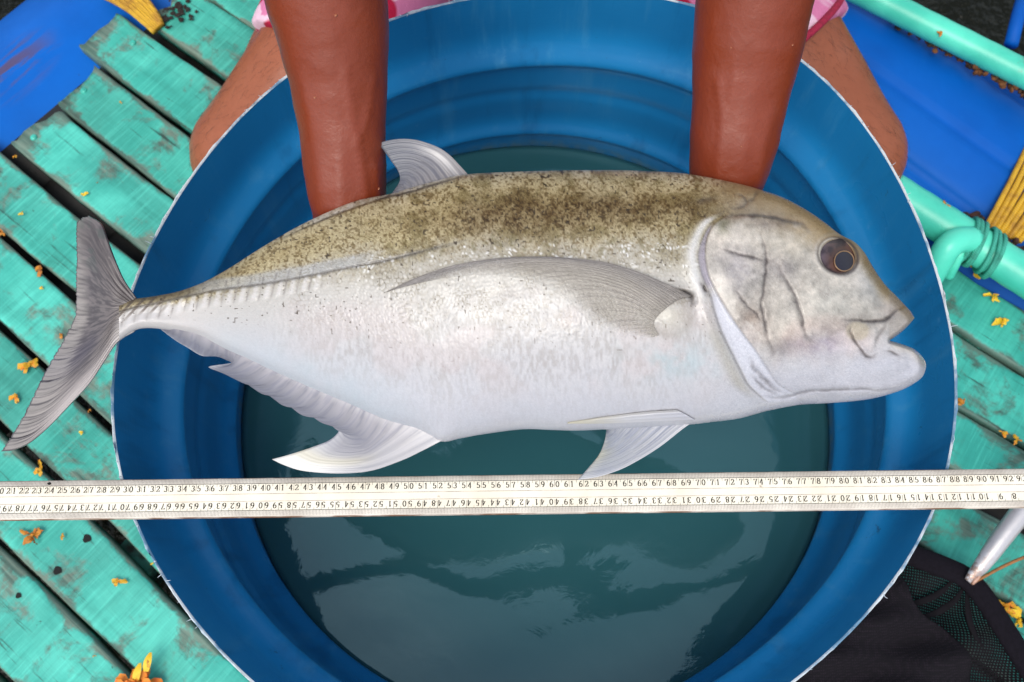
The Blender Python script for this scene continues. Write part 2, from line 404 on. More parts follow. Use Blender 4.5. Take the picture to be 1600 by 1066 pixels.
def build_tub():
    ts = np.r_[np.linspace(.006, 1.02, 110), np.linspace(1.06, 1.38, 8)]
    rings = [wall_ring(t, .0011 + bumpf(t)) for t in ts]
    inner_n = len(rings)
    rings.append(wall_ring(1.40, .05)); 
    out = [wall_ring(1.41, .02)] + [wall_ring(t, bumpf(t) - .0003) for t in np.linspace(1.38, .006, 60)]
    rings += out
    vs = np.concatenate(rings); nr = len(rings); F_ = []
    idx = np.arange(NA); nx = (idx + 1) % NA
    for i in range(nr - 1):
        F_.append(np.stack([i * NA + idx, i * NA + nx, (i + 1) * NA + nx, (i + 1) * NA + idx], 1))
    F_ = [tuple(f) for f in np.concatenate(F_)]
    F_.append(tuple(inner_n * NA + idx)); F_.append(tuple((inner_n + 1) * NA + idx[::-1]))
    g = blue_plastic('tub_blue_plastic', (.012, .205, .47), (.008, .168, .40), .31, (.15, .36, .56), .45, .75, True)
    me = mesh_np('tub', vs, F_)
    tub = link('tub', me, g.m)
    tag(tub, 'round blue plastic tub cut from a drum, holding murky water under the fish', 'tub')
    # sawn edge: pale, slightly ragged
    a = wall_ring(.006, .0014); b = wall_ring(.006, -.0004); a2 = wall_ring(.001, .0006); b2 = wall_ring(.001, .0)
    for q in (a2, b2): q[:, 2] += rim_noise * .5
    a2[:, :2] += rng.normal(0, .0004, (NA, 2)); b2[:, :2] += rng.normal(0, .0003, (NA, 2))
    R = [a, a2, b2, b]; vs = np.concatenate(R); F_ = []
    for i in range(3): F_.append(np.stack([i * NA + idx, (i + 1) * NA + idx, (i + 1) * NA + nx, i * NA + nx], 1))
    link('cut_edge', mesh_np('cut_edge', vs, np.concatenate(F_), False), simple('sawn_plastic_edge', (.55, .60, .63), .7, c2=(.12, .24, .36), scale=30, t=(.47, .60)), tub)
    mb = MB()
    top = wall_ring(.001, .0006)
    for k in range(150):
        i = int(rng.integers(NA)); q = AQ[i] + rng.normal(0, .004); p = top[i].copy()
        L = abs(rng.normal(0, .0022)) + .0006; d = np.array([math.cos(q), math.sin(q), 0]) * rng.choice([1, 1, -1]) * .7 + rng.normal(0, .5, 3)
        d /= np.linalg.norm(d); e = p + d * L; mb.tube([p, (p + e) / 2 + rng.normal(0, .0003, 3), e], [.0003, .00022, .00008], 4)
    tag(mb.build('plastic_burrs', simple('plastic_burr', (.6, .68, .76), .6, bump=0), tub), kind='stuff')
    # water in the tub
    K = 60; ring = wall_ring(1.0, .003)
    c = np.array([WC[0], WC[1], ZR - TUB_D]); vs = [c]
    for k in range(1, K + 1): vs += list(c + (ring - c) * (k / K))
    F_ = [(0, 1 + i, 1 + (i + 1) % NA) for i in range(NA)]
    for k in range(K - 1):
        for i in range(NA):
            a = 1 + k * NA; F_.append((a + i, a + NA + i, a + NA + (i + 1) % NA, a + (i + 1) % NA))
    vs = np.array(vs)
    bot = wall_ring(1.36, .003); n = len(vs); vs = np.concatenate([vs, bot])
    a = 1 + (K - 1) * NA
    for i in range(NA): F_.append((a + i, n + i, n + (i + 1) % NA, a + (i + 1) % NA))
    F_.append(tuple(n + idx[::-1]))
    # low slow waves left by the fish being lifted
    x, y = vs[:, 0], vs[:, 1]
    up = vs[:, 2] > ZR - TUB_D - .001
    h = .0007 * np.sin(x * 33 + 3.0 * np.sin(y * 19 + .6)) * np.sin(y * 24 + 1.3) + .0006 * np.sin(x * 52 + 2.0 * np.sin(y * 41)) * np.exp(-((x - .06) ** 2 + (y + .02) ** 2) / .012) + .00075 * np.sin(x * 21 + 2.2 * np.sin(y * 16)) + .0006 * np.sin(y * 27 + 2.6 * np.sin(x * 13 + 1)) + .00028 * np.sin(55 * np.hypot(x + .1, y - .12)) \
        + .00016 * np.sin(115 * np.hypot(x - .08, y + .0)) * np.exp(-((x - .07) ** 2 + (y + .05) ** 2) / .006)
    vs[:, 2] += np.where(up, h, 0)
    g = NG('murky_water'); v = g.coord('Object')
    g.base((.028, .108, .120)); g.set(Roughness=.03, IOR=1.5, Specular_IOR_Level=.90); g.b.inputs['Specular Tint'].default_value = (.60, .93, 1, 1)
    g.bump(g.math('ADD', g.noise(v, 9, 3, .5, .6), g.math('MULTIPLY', g.noise(v, 34, 4, .55, 1.2), .16)), .12, .01)
    tag(link('tub_water', mesh_np('tub_water', vs, F_), g.m), kind='structure')
    return tub
tub = build_tub()

# ------------------------------------------------------------------ the fish
FO = atd(840, 480, .672)                   # a point on the fish's median plane
FN = -rays(840, 480); FN /= np.linalg.norm(FN)
FX = np.array([1.0, 0, 0]); FX -= FN * (FX @ FN); FX /= np.linalg.norm(FX); FY = np.cross(FN, FX)
def fp(px, py, h):
    """world point seen at (px,py) lying h metres above the fish's median plane"""
    r = rays(px, py); t = ((FO - CAM) @ FN + np.asarray(h)) / (r @ FN)
    return CAM + r * t[..., None]
def cr(pts, n):
    """Catmull-Rom through survey points, n samples by chord length"""
    p = np.asarray(pts, float); P = np.r_[[2 * p[0] - p[1]], p, [2 * p[-1] - p[-2]]]
    out = []
    for i in range(len(p) - 1):
        a, b, c, d = P[i:i + 4]; t = np.linspace(0, 1, 14, endpoint=False)[:, None]
        out.append(.5 * (2 * b + (c - a) * t + (2 * a - 5 * b + 4 * c - d) * t ** 2 + (3 * b - a - 3 * c + d) * t ** 3))
    return resample(np.concatenate(out + [p[-1:]]), n)
def sm(a, b, x):
    t = np.clip((x - a) / (b - a), 0, 1); return t * t * (3 - 2 * t)
_grids = {}
def vn(x, y, s, seed=0, oct=1):
    tot = 0; amp = 1; norm = 0
    for o in range(oct):
        key = seed + 31 * o
        if key not in _grids: _grids[key] = np.random.default_rng(key).random((256, 256))
        g = _grids[key]; X = np.asarray(x) / s + 17.3 * o; Y = np.asarray(y) / s + 5.1 * o
        xi = np.floor(X).astype(int); yi = np.floor(Y).astype(int); fx = X - xi; fy = Y - yi
        fx = fx * fx * (3 - 2 * fx); fy = fy * fy * (3 - 2 * fy)
        a = g[xi % 256, yi % 256]; b = g[(xi + 1) % 256, yi % 256]; c = g[xi % 256, (yi + 1) % 256]; d = g[(xi + 1) % 256, (yi + 1) % 256]
        tot = tot + amp * ((a * (1 - fx) + b * fx) * (1 - fy) + (c * (1 - fx) + d * fx) * fy); norm += amp; amp *= .55; s = s * .5
    return tot / norm
def pdist(x, y, poly, closed=False):
    p = np.asarray(poly, float)
    if closed: p = np.r_[p, p[:1]]
    best = np.full(x.shape, 1e9)
    for (ax, ay), (bx, by) in zip(p[:-1], p[1:]):
        dx, dy = bx - ax, by - ay; L = dx * dx + dy * dy + 1e-9
        t = np.clip(((x - ax) * dx + (y - ay) * dy) / L, 0, 1)
        best = np.minimum(best, (x - ax - t * dx) ** 2 + (y - ay - t * dy) ** 2)
    return np.sqrt(best)

TOP = cr([(186,474),(205,468),(240,463),(280,455),(320,440),(360,418),(394,396),(430,374),(469,352),(520,328),(560,313),(610,303),(640,294),(680,283),(725,273),
          (790,269),(850,267),(910,266),(970,266),(1020,268),(1060,270),(1100,276),(1140,284),(1170,291),(1193,298),(1220,307),(1250,322),(1284,344),(1312,366),
          (1335,378),(1351,395),(1362,414),(1380,441),(1400,462),(1415,478),(1424,488),(1429,497)], 500)
BOT = cr([(186,533),(210,517),(228,513),(250,514),(275,518),(309,526),(345,544),(384,562),(420,579),(480,606),(540,631),(600,657),(654,673),(690,690),(720,685),
          (760,678),(817,671),(860,672),(901,673),(950,671),(1010,668),(1060,665),(1084,663),(1110,660),(1155,654),(1196,643),(1241,634),(1260,632),(1297,630),
          (1344,626),(1376,620),(1408,610),(1429,599),(1442,588),(1447,575)], 500)
UJ = cr([(1392,531),(1405,522),(1420,508),(1429,497)], 40)          # underside of the upper jaw
LJ = cr([(1392,533),(1400,535),(1415,540),(1429,546),(1440,556),(1446,566),(1447,575)], 40)   # top of the lower jaw
mono = lambda c: c[np.r_[True, np.diff(np.maximum.accumulate(c[:, 0])) > 1e-6]]
TOPm, BOTm, UJm, LJm = map(mono, (TOP, BOT, UJ, LJ))
fy = lambda c, x: np.interp(x, c[:, 0], c[:, 1])
OUT = np.concatenate([TOP, BOT[::-1]])
MOUTH = np.concatenate([UJ[::-1], LJ])
HX = [186, 240, 300, 400, 500, 600, 750, 900, 1050, 1150, 1250, 1320, 1380, 1450]
HH = [.0085, .011, .015, .024, .032, .039, .047, .051, .052, .050, .043, .036, .028, .020]
def lateral(x): return np.interp(x, [186, 210, 330, 400, 470, 540, 600, 700, 780, 900, 1000], [489, 482, 455, 446, 434, 419, 408, 384, 362, 345, 338])

GROOVES = [  # head lines: points, half width (px), depth (m), darkness
    ([(1190,362),(1195,390),(1197,410),(1195,430),(1191,460),(1190,480),(1195,510),(1203,540),(1208,556)], 3.0, .0010, .58),
    ([(1128,390),(1150,396),(1175,403),(1196,408)], 2.4, .0010, .58),
    ([(1218,413),(1225,432),(1240,460),(1250,485),(1255,505),(1262,525),(1278,541)], 4.2, .0012, .46),
    ([(1128,339),(1150,336),(1180,337),(1215,342),(1250,350),(1266,362)], 3.2, .0010, .62),
    ([(1145,302),(1160,307),(1166,317),(1158,323),(1140,326)], 2.2, .0006, .35),
    ([(1166,317),(1178,308),(1184,297)], 4.0, .0006, .42),
    ([(1082,318),(1105,312),(1126,310)], 4.5, .0004, .40),
    ([(1318,499),(1340,501),(1375,501),(1390,496),(1401,487),(1414,479)], 2.3, .0016, .75),
    ([(1386,502),(1378,515),(1371,530),(1367,543)], 2.6, .0012, .22),
    ([(1332,505),(1328,518),(1336,533),(1345,546),(1352,556),(1362,559),(1371,552)], 2.2, .0013, .55),
    ([(1384,548),(1395,551),(1407,557)], 1.6, .0010, .45),
    ([(1185,619),(1220,621),(1260,613),(1310,609),(1360,610),(1408,610)], 2.6, .0015, .25),
    ([(1170,560),(1185,583),(1205,604),(1225,614)], 2.8, .0015, .26),
    ([(1175,588),(1195,606),(1215,616)], 2.4, .0012, .24),
    ([(1150,452),(1160,468),(1170,480),(1182,492),(1188,503)], 2.4, .0009, .55),
    ([(1055,456),(1068,457),(1078,463),(1083,472)], 3.2, .0030, .85),
    ([(1098,442),(1102,450),(1106,458)], 2.8, .0030, .9),
    ([(720,276),(690,284),(650,297),(600,309),(560,322)], 1.6, .0005, .45),
    ([(560,322),(520,337),(470,358),(420,383)], 1.4, .0004, .35),
    ([(890,660),(950,652),(1010,645),(1056,643)], 2.2, .0006, .12),
]
OPERC = cr([(1136,336),(1116,351),(1105,372),(1102,400),(1107,430),(1114,446),(1124,466),(1140,492),(1160,521),(1180,547),(1196,572),(1216,600),(1244,616)], 90)
GILL = cr([(1130,334),(1110,349),(1096,374),(1090,400),(1094,426),(1101,444),(1108,462),(1115,490),(1126,521),(1145,560),(1156,582),(1167,602),(1187,621),(1200,632)], 90)
def xat(poly, y):
    o = np.argsort(poly[:, 1]); return np.interp(y, poly[o, 1], poly[o, 0])

def gdist(x, y, pts, wd):
    """distance to a slightly wandering head line, and how strong the line is there (it fades out at both ends)"""
    P = cr(pts, 40); b = (x > P[:, 0].min() - 40) & (x < P[:, 0].max() + 40) & (y > P[:, 1].min() - 40) & (y < P[:, 1].max() + 40)
    q = np.full(x.shape, 1e3); al = np.zeros(x.shape)
    if b.any():
        X, Y = x[b], y[b]; X = X + (vn(X, Y, 17, 63, 2) - .5) * 5 + (vn(X, Y, 5, 65, 1) - .5) * 1.5; Y = Y + (vn(X, Y, 17, 64, 2) - .5) * 5
        q[b] = pdist(X, Y, P); e = np.minimum(np.hypot(X - P[0, 0], Y - P[0, 1]), np.hypot(X - P[-1, 0], Y - P[-1, 1])); L = np.hypot(*np.diff(P, axis=0).T).sum()
        al[b] = .15 + .85 * np.clip(e / (.28 * L), 0, 1)
    return q, al
def scales(x, y):
    """overlapping scale rows: cell shading 0..1 and a random value for each scale"""
    wx = x + (vn(x, y, 34, 95, 3) - .5) * 26; wy = y + (vn(x, y, 34, 96, 3) - .5) * 26 + .05 * (x - 700) + (vn(x, y, 6, 98) - .5) * 2.4
    r = np.floor(wy / 6.2); u = wx / 7.0 + .5 * (r % 2) + .31 * (vn(x, y, 9, 97) - .5); c = np.floor(u); du = u - c; dv = wy / 6.2 - r - .5
    edge = np.clip(np.hypot((du - .62) * 1.15, dv * 1.2) / .66, 0, 1.3)
    hsh = np.sin(c * 127.1 + r * 311.7) * 43758.5453; hsh = hsh - np.floor(hsh)
    return edge, hsh
_base = {}
def base_height(x, y):
    """inflated body, relaxed so that no crease runs from the corners of the outline"""
    if 'g' not in _base:
        gx = np.arange(170, 1462, 3.0); gy = np.arange(250, 710, 3.0); X, Y = np.meshgrid(gx, gy, indexing='ij')
        tp = fy(TOPm, np.minimum(X, 1428)); bt = fy(BOTm, np.minimum(X, 1446)); ins = (Y > tp) & (Y < bt) & (X > 186) & (X < 1446)
        ins &= ~((X > 1429) & (Y < 497 + (X - 1429) * 4.33))
        u = np.where(ins, raw_height(X.ravel(), Y.ravel()).reshape(X.shape) ** 2, 0)
        for _ in range(150):
            v = u.copy(); v[1:-1, 1:-1] = .25 * (u[2:, 1:-1] + u[:-2, 1:-1] + u[1:-1, 2:] + u[1:-1, :-2])
            v[0] = v[1]; u = np.where(ins | (X < 189), v, 0)
        _base['g'] = (u, gx, gy)
    u, gx, gy = _base['g']; fx = np.clip((x - gx[0]) / 3, 0, len(gx) - 1.001); fy_ = np.clip((y - gy[0]) / 3, 0, len(gy) - 1.001); i, j = fx.astype(int), fy_.astype(int); fx -= i; fy_ -= j
    return np.sqrt((u[i, j] * (1 - fx) + u[i + 1, j] * fx) * (1 - fy_) + (u[i, j + 1] * (1 - fx) + u[i + 1, j + 1] * fx) * fy_)
def raw_height(x, y):
    tp = fy(TOPm, np.minimum(x, 1428)); bt = fy(BOTm, np.minimum(x, 1446)); t = np.clip((y - tp) / (bt - tp), 0, 1)
    D = np.interp(x, [186, 240, 400, 700, 1100, 1300, 1400, 1450], [26, 26, 85, 165, 165, 115, 60, 40])
    d = pdist(x, y, OUT); s = np.clip(d / D, 0, 1); H = np.interp(x, HX, HH)
    g = np.sqrt(np.clip(1 - (1 - s) ** 2.1, 0, 1))
    h = H * (.8 * g + .2 * 4 * t * (1 - t) * np.minimum(1, d / 10))
    fr_ = np.clip(pdist(x, y, np.array([(1429., 497.), (1447., 575.)])) / 40, 0, 1); h = np.minimum(h, .030 * np.sqrt(1 - (1 - fr_) ** 2) + 10 * (x < 1370))
    return np.maximum(h, 0)
def fish_height(x, y):
    x = np.asarray(x, float); y = np.asarray(y, float); d = np.minimum(pdist(x, y, OUT), pdist(x, y, MOUTH)); k = sm(5, 26, d)
    k = sm(5, 26, pdist(x, y, OUT)); h = raw_height(x, y) * (1 - k) + base_height(x, y) * k
    dm = pdist(x, y, MOUTH); e_ = np.clip(dm / 6.5, 0, 1); h = np.where(x > 1380, h * (1 - .9 * (1 - np.sqrt(1 - (1 - e_) ** 2)) * sm(1380, 1392, x)), h)
    edge = np.clip(d / 7, 0, 1)
    for pts, wd, dep, _ in GROOVES:
        q, al = gdist(x, y, pts, wd); dd = edge * dep * al * (.7 + .6 * vn(x, y, 16, 62, 2)); h = h - dd * np.exp(-(q / wd) ** 2) + dd * .10 * np.exp(-((q - 2.6 * wd) / (1.6 * wd)) ** 2)
    # gill cover stands proud of the membrane, the shoulder margin rolls over
    yy = np.clip(y, 337, 616); side = x - xat(OPERC, yy); inb = sm(330, 345, y) * (1 - sm(600, 622, y))
    h = h + inb * edge * .0028 * sm(-3, 3, side) * (1 - sm(20, 150, side))
    side2 = x - xat(GILL, np.clip(y, 335, 631)); in2 = sm(330, 350, y) * (1 - sm(610, 635, y))
    h = h - in2 * edge * .0024 * sm(-1, 4, side2) * (1 - sm(12, 46, side2)) + in2 * edge * .0016 * np.exp(-((side2 + 12) / 10) ** 2)
    # maxilla plate
    mx = sm(0, 6, 22 - np.hypot((x - 1352) / 1.05, (y - 527) / 1.25)); h = h + .0008 * mx
    # eye socket
    ex, ey = x - 1310, y - 400; c, s_ = math.cos(.55), math.sin(.55); u = ex * c + ey * s_; v = -ex * s_ + ey * c
    re = np.sqrt((u / 31.5) ** 2 + (v / 26.5) ** 2); h = h - .004 * (1 - sm(.78, 1.0, re)) + .0012 * np.exp(-((re - 1.18) / .13) ** 2)
    # pectoral base knob
    kb = np.exp(-(((x - 1050) / 26) ** 2 + ((y - 492) / 26) ** 2)); h = h + .003 * kb
    # scutes along the lateral line
    yl = lateral(x); q = (y - yl); band = sm(-2, 3, q) * (1 - sm(20, 27, q)) * (1 - sm(470, 560, x)) * edge
    ph = ((x + .25 * q) / 19.5) % 1.0
    h = h + band * .0006 * (.4 + .9 * vn(x, y, 22, 66)) * (np.sin(np.pi * ph) ** .7 - .3)
    h = h - edge * .0008 * np.exp(-(q / 2.5) ** 2) * (1 - sm(560, 760, x))
    h = h + edge * (.0007 * (vn(x, y, 60, 5, 2) - .5) + .00012 * (vn(x, y * .7, 5, 6, 2) - .5))
    t = (y - fy(TOPm, np.minimum(x, 1428))) / (fy(BOTm, np.minimum(x, 1446)) - fy(TOPm, np.minimum(x, 1428))); e, hs_ = scales(x, y)
    h = h + edge * .00017 * (1 - sm(.55, .8, t)) * (1 - sm(1070, 1110, x)) * sm(300, 420, x) * (.25 + .75 * sm(.2, .3, t)) * ((1 - sm(.7, 1.05, e)) * (.5 + .7 * hs_))
    return h

def lin(c): c = np.asarray(c, float) / 255; return np.where(c <= .04045, c / 12.92, ((c + .055) / 1.055) ** 2.4)
def fish_color(x, y):
    tp = fy(TOPm, np.minimum(x, 1428)); bt = fy(BOTm, np.minimum(x, 1446)); t = np.clip((y - tp) / (bt - tp), 0, 1)
    wob = (vn(x, y, 70, 11, 3) - .5)
    tt = np.clip(t + .10 * wob, 0, 1)
    st = [0, .05, .12, .20, .29, .40, .60, .75, .9, 1]
    cs = np.array([(214,202,170),(200,184,144),(184,167,124),(194,180,142),(194,187,170),(208,204,196),(204,201,198),(206,204,206),(212,212,218),(211,212,218)], float)
    col = np.stack([np.interp(tt, st, cs[:, k]) for k in range(3)], -1)
    def blend(mask, c): 
        nonlocal col
        m = np.clip(mask, 0, 1)[..., None]; col = col * (1 - m) + np.asarray(c, float) * m
    back = 1 - sm(.18, .42, tt)
    n1 = vn(x, y, 5.5, 21, 3); n2 = vn(x, y, 26, 22, 3); n3 = vn(x, y * .6, 3.4, 23, 2); nf = vn(x, y, 2.6, 25, 1)
    body = 1 - sm(1085, 1150, x); e, hs_ = scales(x, y)
    blend(back * sm(.46, .70, .6 * n1 + .4 * nf) * .55, (118, 96, 58))
    blend(back * sm(.50, .72, vn(x, y, 4, 24, 2)) * sm(.3, .6, n2) * .55, (228, 214, 172))
    blend(back * sm(.45, .66, n2) * .50 * sm(480, 650, x), (118, 104, 64)); blend(back * sm(.5, .7, vn(x, y, 44, 30, 3)) * .35, (205, 192, 158))
    # brown cloud on the shoulder
    wx, wy = x + (n2 - .5) * 60, y + (vn(x, y, 30, 26, 3) - .5) * 34
    cl = np.exp(-(((wx - 940) / 200) ** 2 + ((wy - 327 - .00020 * (x - 900) ** 2) / 24) ** 2))
    cl2 = np.exp(-(((wx - 790) / 95) ** 2 + ((wy - 345) / 26) ** 2)); cl = np.clip(cl + .75 * cl2, 0, 1)
    blend(cl * (.45 + .55 * sm(.30, .62, .45 * n1 + .3 * n2 + .25 * nf)) * .80, (92, 71, 41))
    blend(cl * sm(.52, .72, .5 * n3 + .5 * nf) * .55, (50, 37, 21))
    blend(back * (1 - cl) * sm(.60, .80, nf) * .45, (104, 88, 58))
    yl_ = np.interp(x, [420, 470, 520, 560, 600, 650, 690, 740], [384, 359, 338, 323, 310, 298, 285, 271]); rd = (1 - sm(-3, 1, y - yl_)) * sm(430, 500, x) * (1 - sm(715, 742, x))
    blend(rd * (.45 + .5 * sm(.4, .6, vn(x, y, 9, 36, 2))), (222, 214, 196)); blend(rd * sm(.55, .7, vn(x * 1.0, y * .5, 7, 37)) * .5, (150, 138, 112))
    blend(np.exp(-((y - yl_) / 1.8) ** 2) * sm(450, 520, x) * (1 - sm(700, 740, x)) * .6, (84, 72, 52))
    # pearly scales in the flank, with bright glints painted into the pigment
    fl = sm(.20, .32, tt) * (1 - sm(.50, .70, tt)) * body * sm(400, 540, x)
    glint_paint = (.30 + 1.6 * np.exp(-((tt - .30) / .07) ** 2)) * sm(.35, .62, vn(x, y, 16, 28, 3)); blend(fl * glint_paint * (1 - sm(.25, .85, e)) * sm(.40, .9, hs_) * .9, (246, 244, 238))
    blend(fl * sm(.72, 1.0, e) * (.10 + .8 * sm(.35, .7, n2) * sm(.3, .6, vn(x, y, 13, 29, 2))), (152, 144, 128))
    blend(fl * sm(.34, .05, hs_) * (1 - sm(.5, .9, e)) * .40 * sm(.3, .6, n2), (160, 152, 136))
    up = np.exp(-((tt - .29) / .06) ** 2) * body * sm(560, 700, x); blend(up * sm(.55, .75, vn(x, y, 10, 27, 3)) * .45, (132, 124, 92))
    mid = sm(.40, .55, tt) * (1 - .8 * sm(.70, .95, tt)) * body * sm(360, 520, x)
    streak = vn(x, y * .36, 3.6, 31, 2)
    blend(mid * sm(.48, .72, streak) * .38 * (.4 + .9 * n2), (176, 168, 162)); blend(mid * sm(.5, .3, streak) * .35, (230, 227, 226))
    blend(mid * sm(.45, .65, vn(x, y, 55, 33, 2)) * .35, (214, 200, 198))
    # aqua tint near the breast and the anal base
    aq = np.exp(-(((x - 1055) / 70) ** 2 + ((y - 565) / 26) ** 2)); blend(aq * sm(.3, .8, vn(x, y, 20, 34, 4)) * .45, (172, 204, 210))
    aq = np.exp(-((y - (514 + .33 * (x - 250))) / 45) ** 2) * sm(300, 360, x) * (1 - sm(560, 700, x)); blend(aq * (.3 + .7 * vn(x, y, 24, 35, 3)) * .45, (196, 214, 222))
    # peduncle
    pd = 1 - sm(250, 420, x); blend(pd * sm(.25, .4, t) * .8, (218, 213, 208)); blend(pd * (1 - sm(.03, .2, t)) * .75, (112, 100, 80))
    # dark specks anywhere above the belly
    sp = vn(x, y, 3.6, 41, 1); den = .905 - .05 * back; blend(sm(den, den + .05, sp) * (1 - sm(.55, .75, tt)) * .8 * (x < 1150), (70, 60, 48))
    # lateral line + scutes
    yl = lateral(x); q = y - yl
    blend(np.exp(-((q + 1) / (2.2 + 1.4 * vn(x, y, 14, 43, 2))) ** 2) * (1 - sm(640, 760, x)) * (.45 + .4 * vn(x, y, 18, 42, 2)), (84, 80, 78))
    blend(sm(-22, -14, q) * (1 - sm(-4, 1, q)) * sm(280, 330, x) * (1 - sm(540, 620, x)) * .6, (186, 188, 190))
    band = sm(-1, 3, q) * (1 - sm(18, 27, q)) * (1 - sm(470, 545, x)); ph = ((x + .25 * q) / 19.5) % 1.0
    blend(band * (1 - sm(.0, .16, np.minimum(ph, 1 - ph))) * .5 * (.3 + 1.1 * vn(x, y, 18, 67)), (132, 124, 120)); blend(band * sm(.25, .5, ph) * (1 - sm(.6, .9, ph)) * .6, (236, 232, 230))
    b2 = sm(-16, -12, q) * (1 - sm(-5, -1, q)) * sm(320, 350, x) * (1 - sm(470, 520, x)); blend(b2 * (1 - sm(0, .14, np.minimum(ph, 1 - ph))) * .5, (128, 122, 118))
    pb = (1 - sm(235, 275, x)) * (1 - sm(.35, .6, t)); ph = (x + .9 * (y - 470)) / 15.0 % 1.0; blend(pb * sm(.55, .75, ph) * .75, (96, 84, 74))
    # ---- head
    yy = np.clip(y, 337, 616); side = x - xat(OPERC, yy); hd = np.where(y < 337, sm(1080, 1190, x), sm(-2, 3, side))
    cheek = np.array([204, 197, 186.])
    hv = vn(x, y, 34, 51, 4)
    hc = np.broadcast_to(cheek, col.shape) + (hv - .5)[..., None] * np.array([88, 80, 72]) + (vn(x, y, 8, 52, 3) - .5)[..., None] * np.array([52, 50, 48])
    pk = sm(.45, .65, vn(x, y, 48, 53, 2)); hc = hc + pk[..., None] * np.array([4, -2, -2]) * sm(430, 520, y)[..., None]
    tan_ = 1 - sm(.02, .20, t + .12 * (hv - .5)); hc = hc * (1 - tan_[..., None]) + tan_[..., None] * np.array([172, 148, 108.])
    for (ax, ay, rx, ry, dc) in ((1172, 512, 26, 34, (-30, -38, -40)), (1222, 545, 24, 22, (-28, -32, -32)), (1165, 372, 36, 18, (34, 32, 28)), (1150, 420, 34, 40, (-6, -6, 2)),
                                 (1205, 350, 40, 10, (-34, -34, -30)), (1130, 352, 12, 14, (-40, -36, -44)), (1300, 470, 50, 24, (12, 14, 14)), (1290, 540, 50, 20, (-8, -10, 4)), (1370, 430, 30, 30, (-8, -2, 6)), (1222, 420, 22, 18, (-22, -22, -16))):
        hc = hc + (np.exp(-(((x - ax) / rx) ** 2 + ((y - ay) / ry) ** 2)) * (.35 + 1.2 * vn(x, y, 13, 57, 3)))[..., None] * np.array(dc, float)
    lt = np.exp(-(((x - 1240) / 60) ** 2 + ((y - 375) / 30) ** 2)); hc = hc + (lt * (.4 + .8 * vn(x, y, 10, 54, 2)))[..., None] * np.array([34, 30, 22])  # silvery head highlight painted into the colour, like the bright patch above
    yl2 = np.interp(x, [1090, 1160, 1210, 1260, 1330, 1450], [470, 530, 560, 556, 548, 520]); lo = sm(-48, 44, y - yl2 + 36 * (vn(x, y, 30, 55, 3) - .5))
    hc = hc * (1 - lo[..., None]) + lo[..., None] * (np.array([206, 206, 213.]) + (vn(x, y, 22, 56, 3) - .5)[..., None] * 18)
    col = col * (1 - hd[..., None]) + hc * hd[..., None]
    # white gill membrane and shoulder margin
    s2 = x - xat(GILL, np.clip(y, 335, 631)); mem = sm(440, 470, y) * sm(0, 4, s2) * (1 - sm(-3, 3, side)) * (y < 628)
    blend(mem * .9, (220, 221, 230)); blend(mem * np.exp(-((s2 - 1) / 3) ** 2) * .55, (120, 112, 98))
    lil = (1 - sm(440, 455, y)) * sm(345, 360, y) * sm(0, 3, s2) * (1 - sm(-2, 2, side)); blend(lil * .8, (172, 166, 182))
    wm = np.exp(-((s2 + 9) / 10) ** 2) * sm(332, 345, y) * (1 - sm(440, 500, y)); blend(wm * .9, (240, 238, 234))
    wm = np.exp(-((s2 + 10) / 12) ** 2) * sm(480, 540, y) * (1 - sm(600, 630, y)); blend(wm * .5, (172, 166, 150))
    # wrist of the pectoral fin
    kb = np.exp(-(((x - 1048) / 26) ** 2 + ((y - 494) / 24) ** 2)); blend(kb * .6, (214, 208, 190)); blend(np.exp(-((np.hypot(x - 1048, y - 494) - 30) / 6) ** 2) * .25, (150, 142, 130))
    # lips / jaws
    lip = sm(-6, 0, (x - 1392)) * (y < 533) ; blend(lip * sm(0, 5, pdist(x, y, cr([(1318,499),(1375,501),(1390,496),(1401,487),(1414,479)], 30))) * .5, (170, 160, 150))
    jw = np.exp(-(pdist(x, y, np.array([(1400,538),(1425,548),(1442,566)])) / 7) ** 2); blend(jw * .6, (198, 190, 176))
    mxp = sm(0, 6, 18 - np.hypot((x - 1340) / 1.2, (y - 517))); blend(mxp * .6, (196, 184, 158))
    for pts, wd, dep, dk in GROOVES:
        q, al = gdist(x, y, pts, wd); nz_ = vn(x, y, 11, 61, 3); blend(al * dk * np.exp(-(q / (wd * (.45 + .9 * nz_))) ** 2) * (.45 + 1.0 * nz_), (58, 52, 50)); blend(al * dk * .45 * np.exp(-(q / (wd * 3.4)) ** 2) * nz_, (118, 108, 106))
    pale = [([(1191,372),(1190,410),(1186,440),(1184,478),(1190,506)], 4, .25), ([(1165,503),(1178,514),(1187,525),(1191,540)], 3, .7), ([(1240,352),(1262,372),(1268,392)], 9, .35), ([(1140,360),(1165,372),(1182,372)], 9, .4), ([(1140,398),(1160,430),(1172,470)], 12, .3), ([(1222,450),(1236,480),(1242,510)], 7, .35)]
    for pts, wd, dk in pale: blend(dk * np.exp(-(pdist(x, y, cr(pts, 30)) / wd) ** 2) * sm(.30, .65, vn(x, y, 8, 68, 3)), (226, 218, 208))
    # ring round the eye
    ex, ey = x - 1310, y - 400; c, s_ = math.cos(.55), math.sin(.55); u = ex * c + ey * s_; v = -ex * s_ + ey * c
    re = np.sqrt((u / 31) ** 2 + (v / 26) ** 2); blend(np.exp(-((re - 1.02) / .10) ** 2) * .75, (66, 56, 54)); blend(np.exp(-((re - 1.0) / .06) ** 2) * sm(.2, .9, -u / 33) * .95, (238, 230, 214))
    blend(np.exp(-((re - 1.25) / .10) ** 2) * .3, (204, 198, 190))
    # darker edge of the back by the neck
    blend(np.exp(-(((x - 1165) / 40) ** 2 + ((y - 330) / 9) ** 2)) * .25, (110, 95, 66))
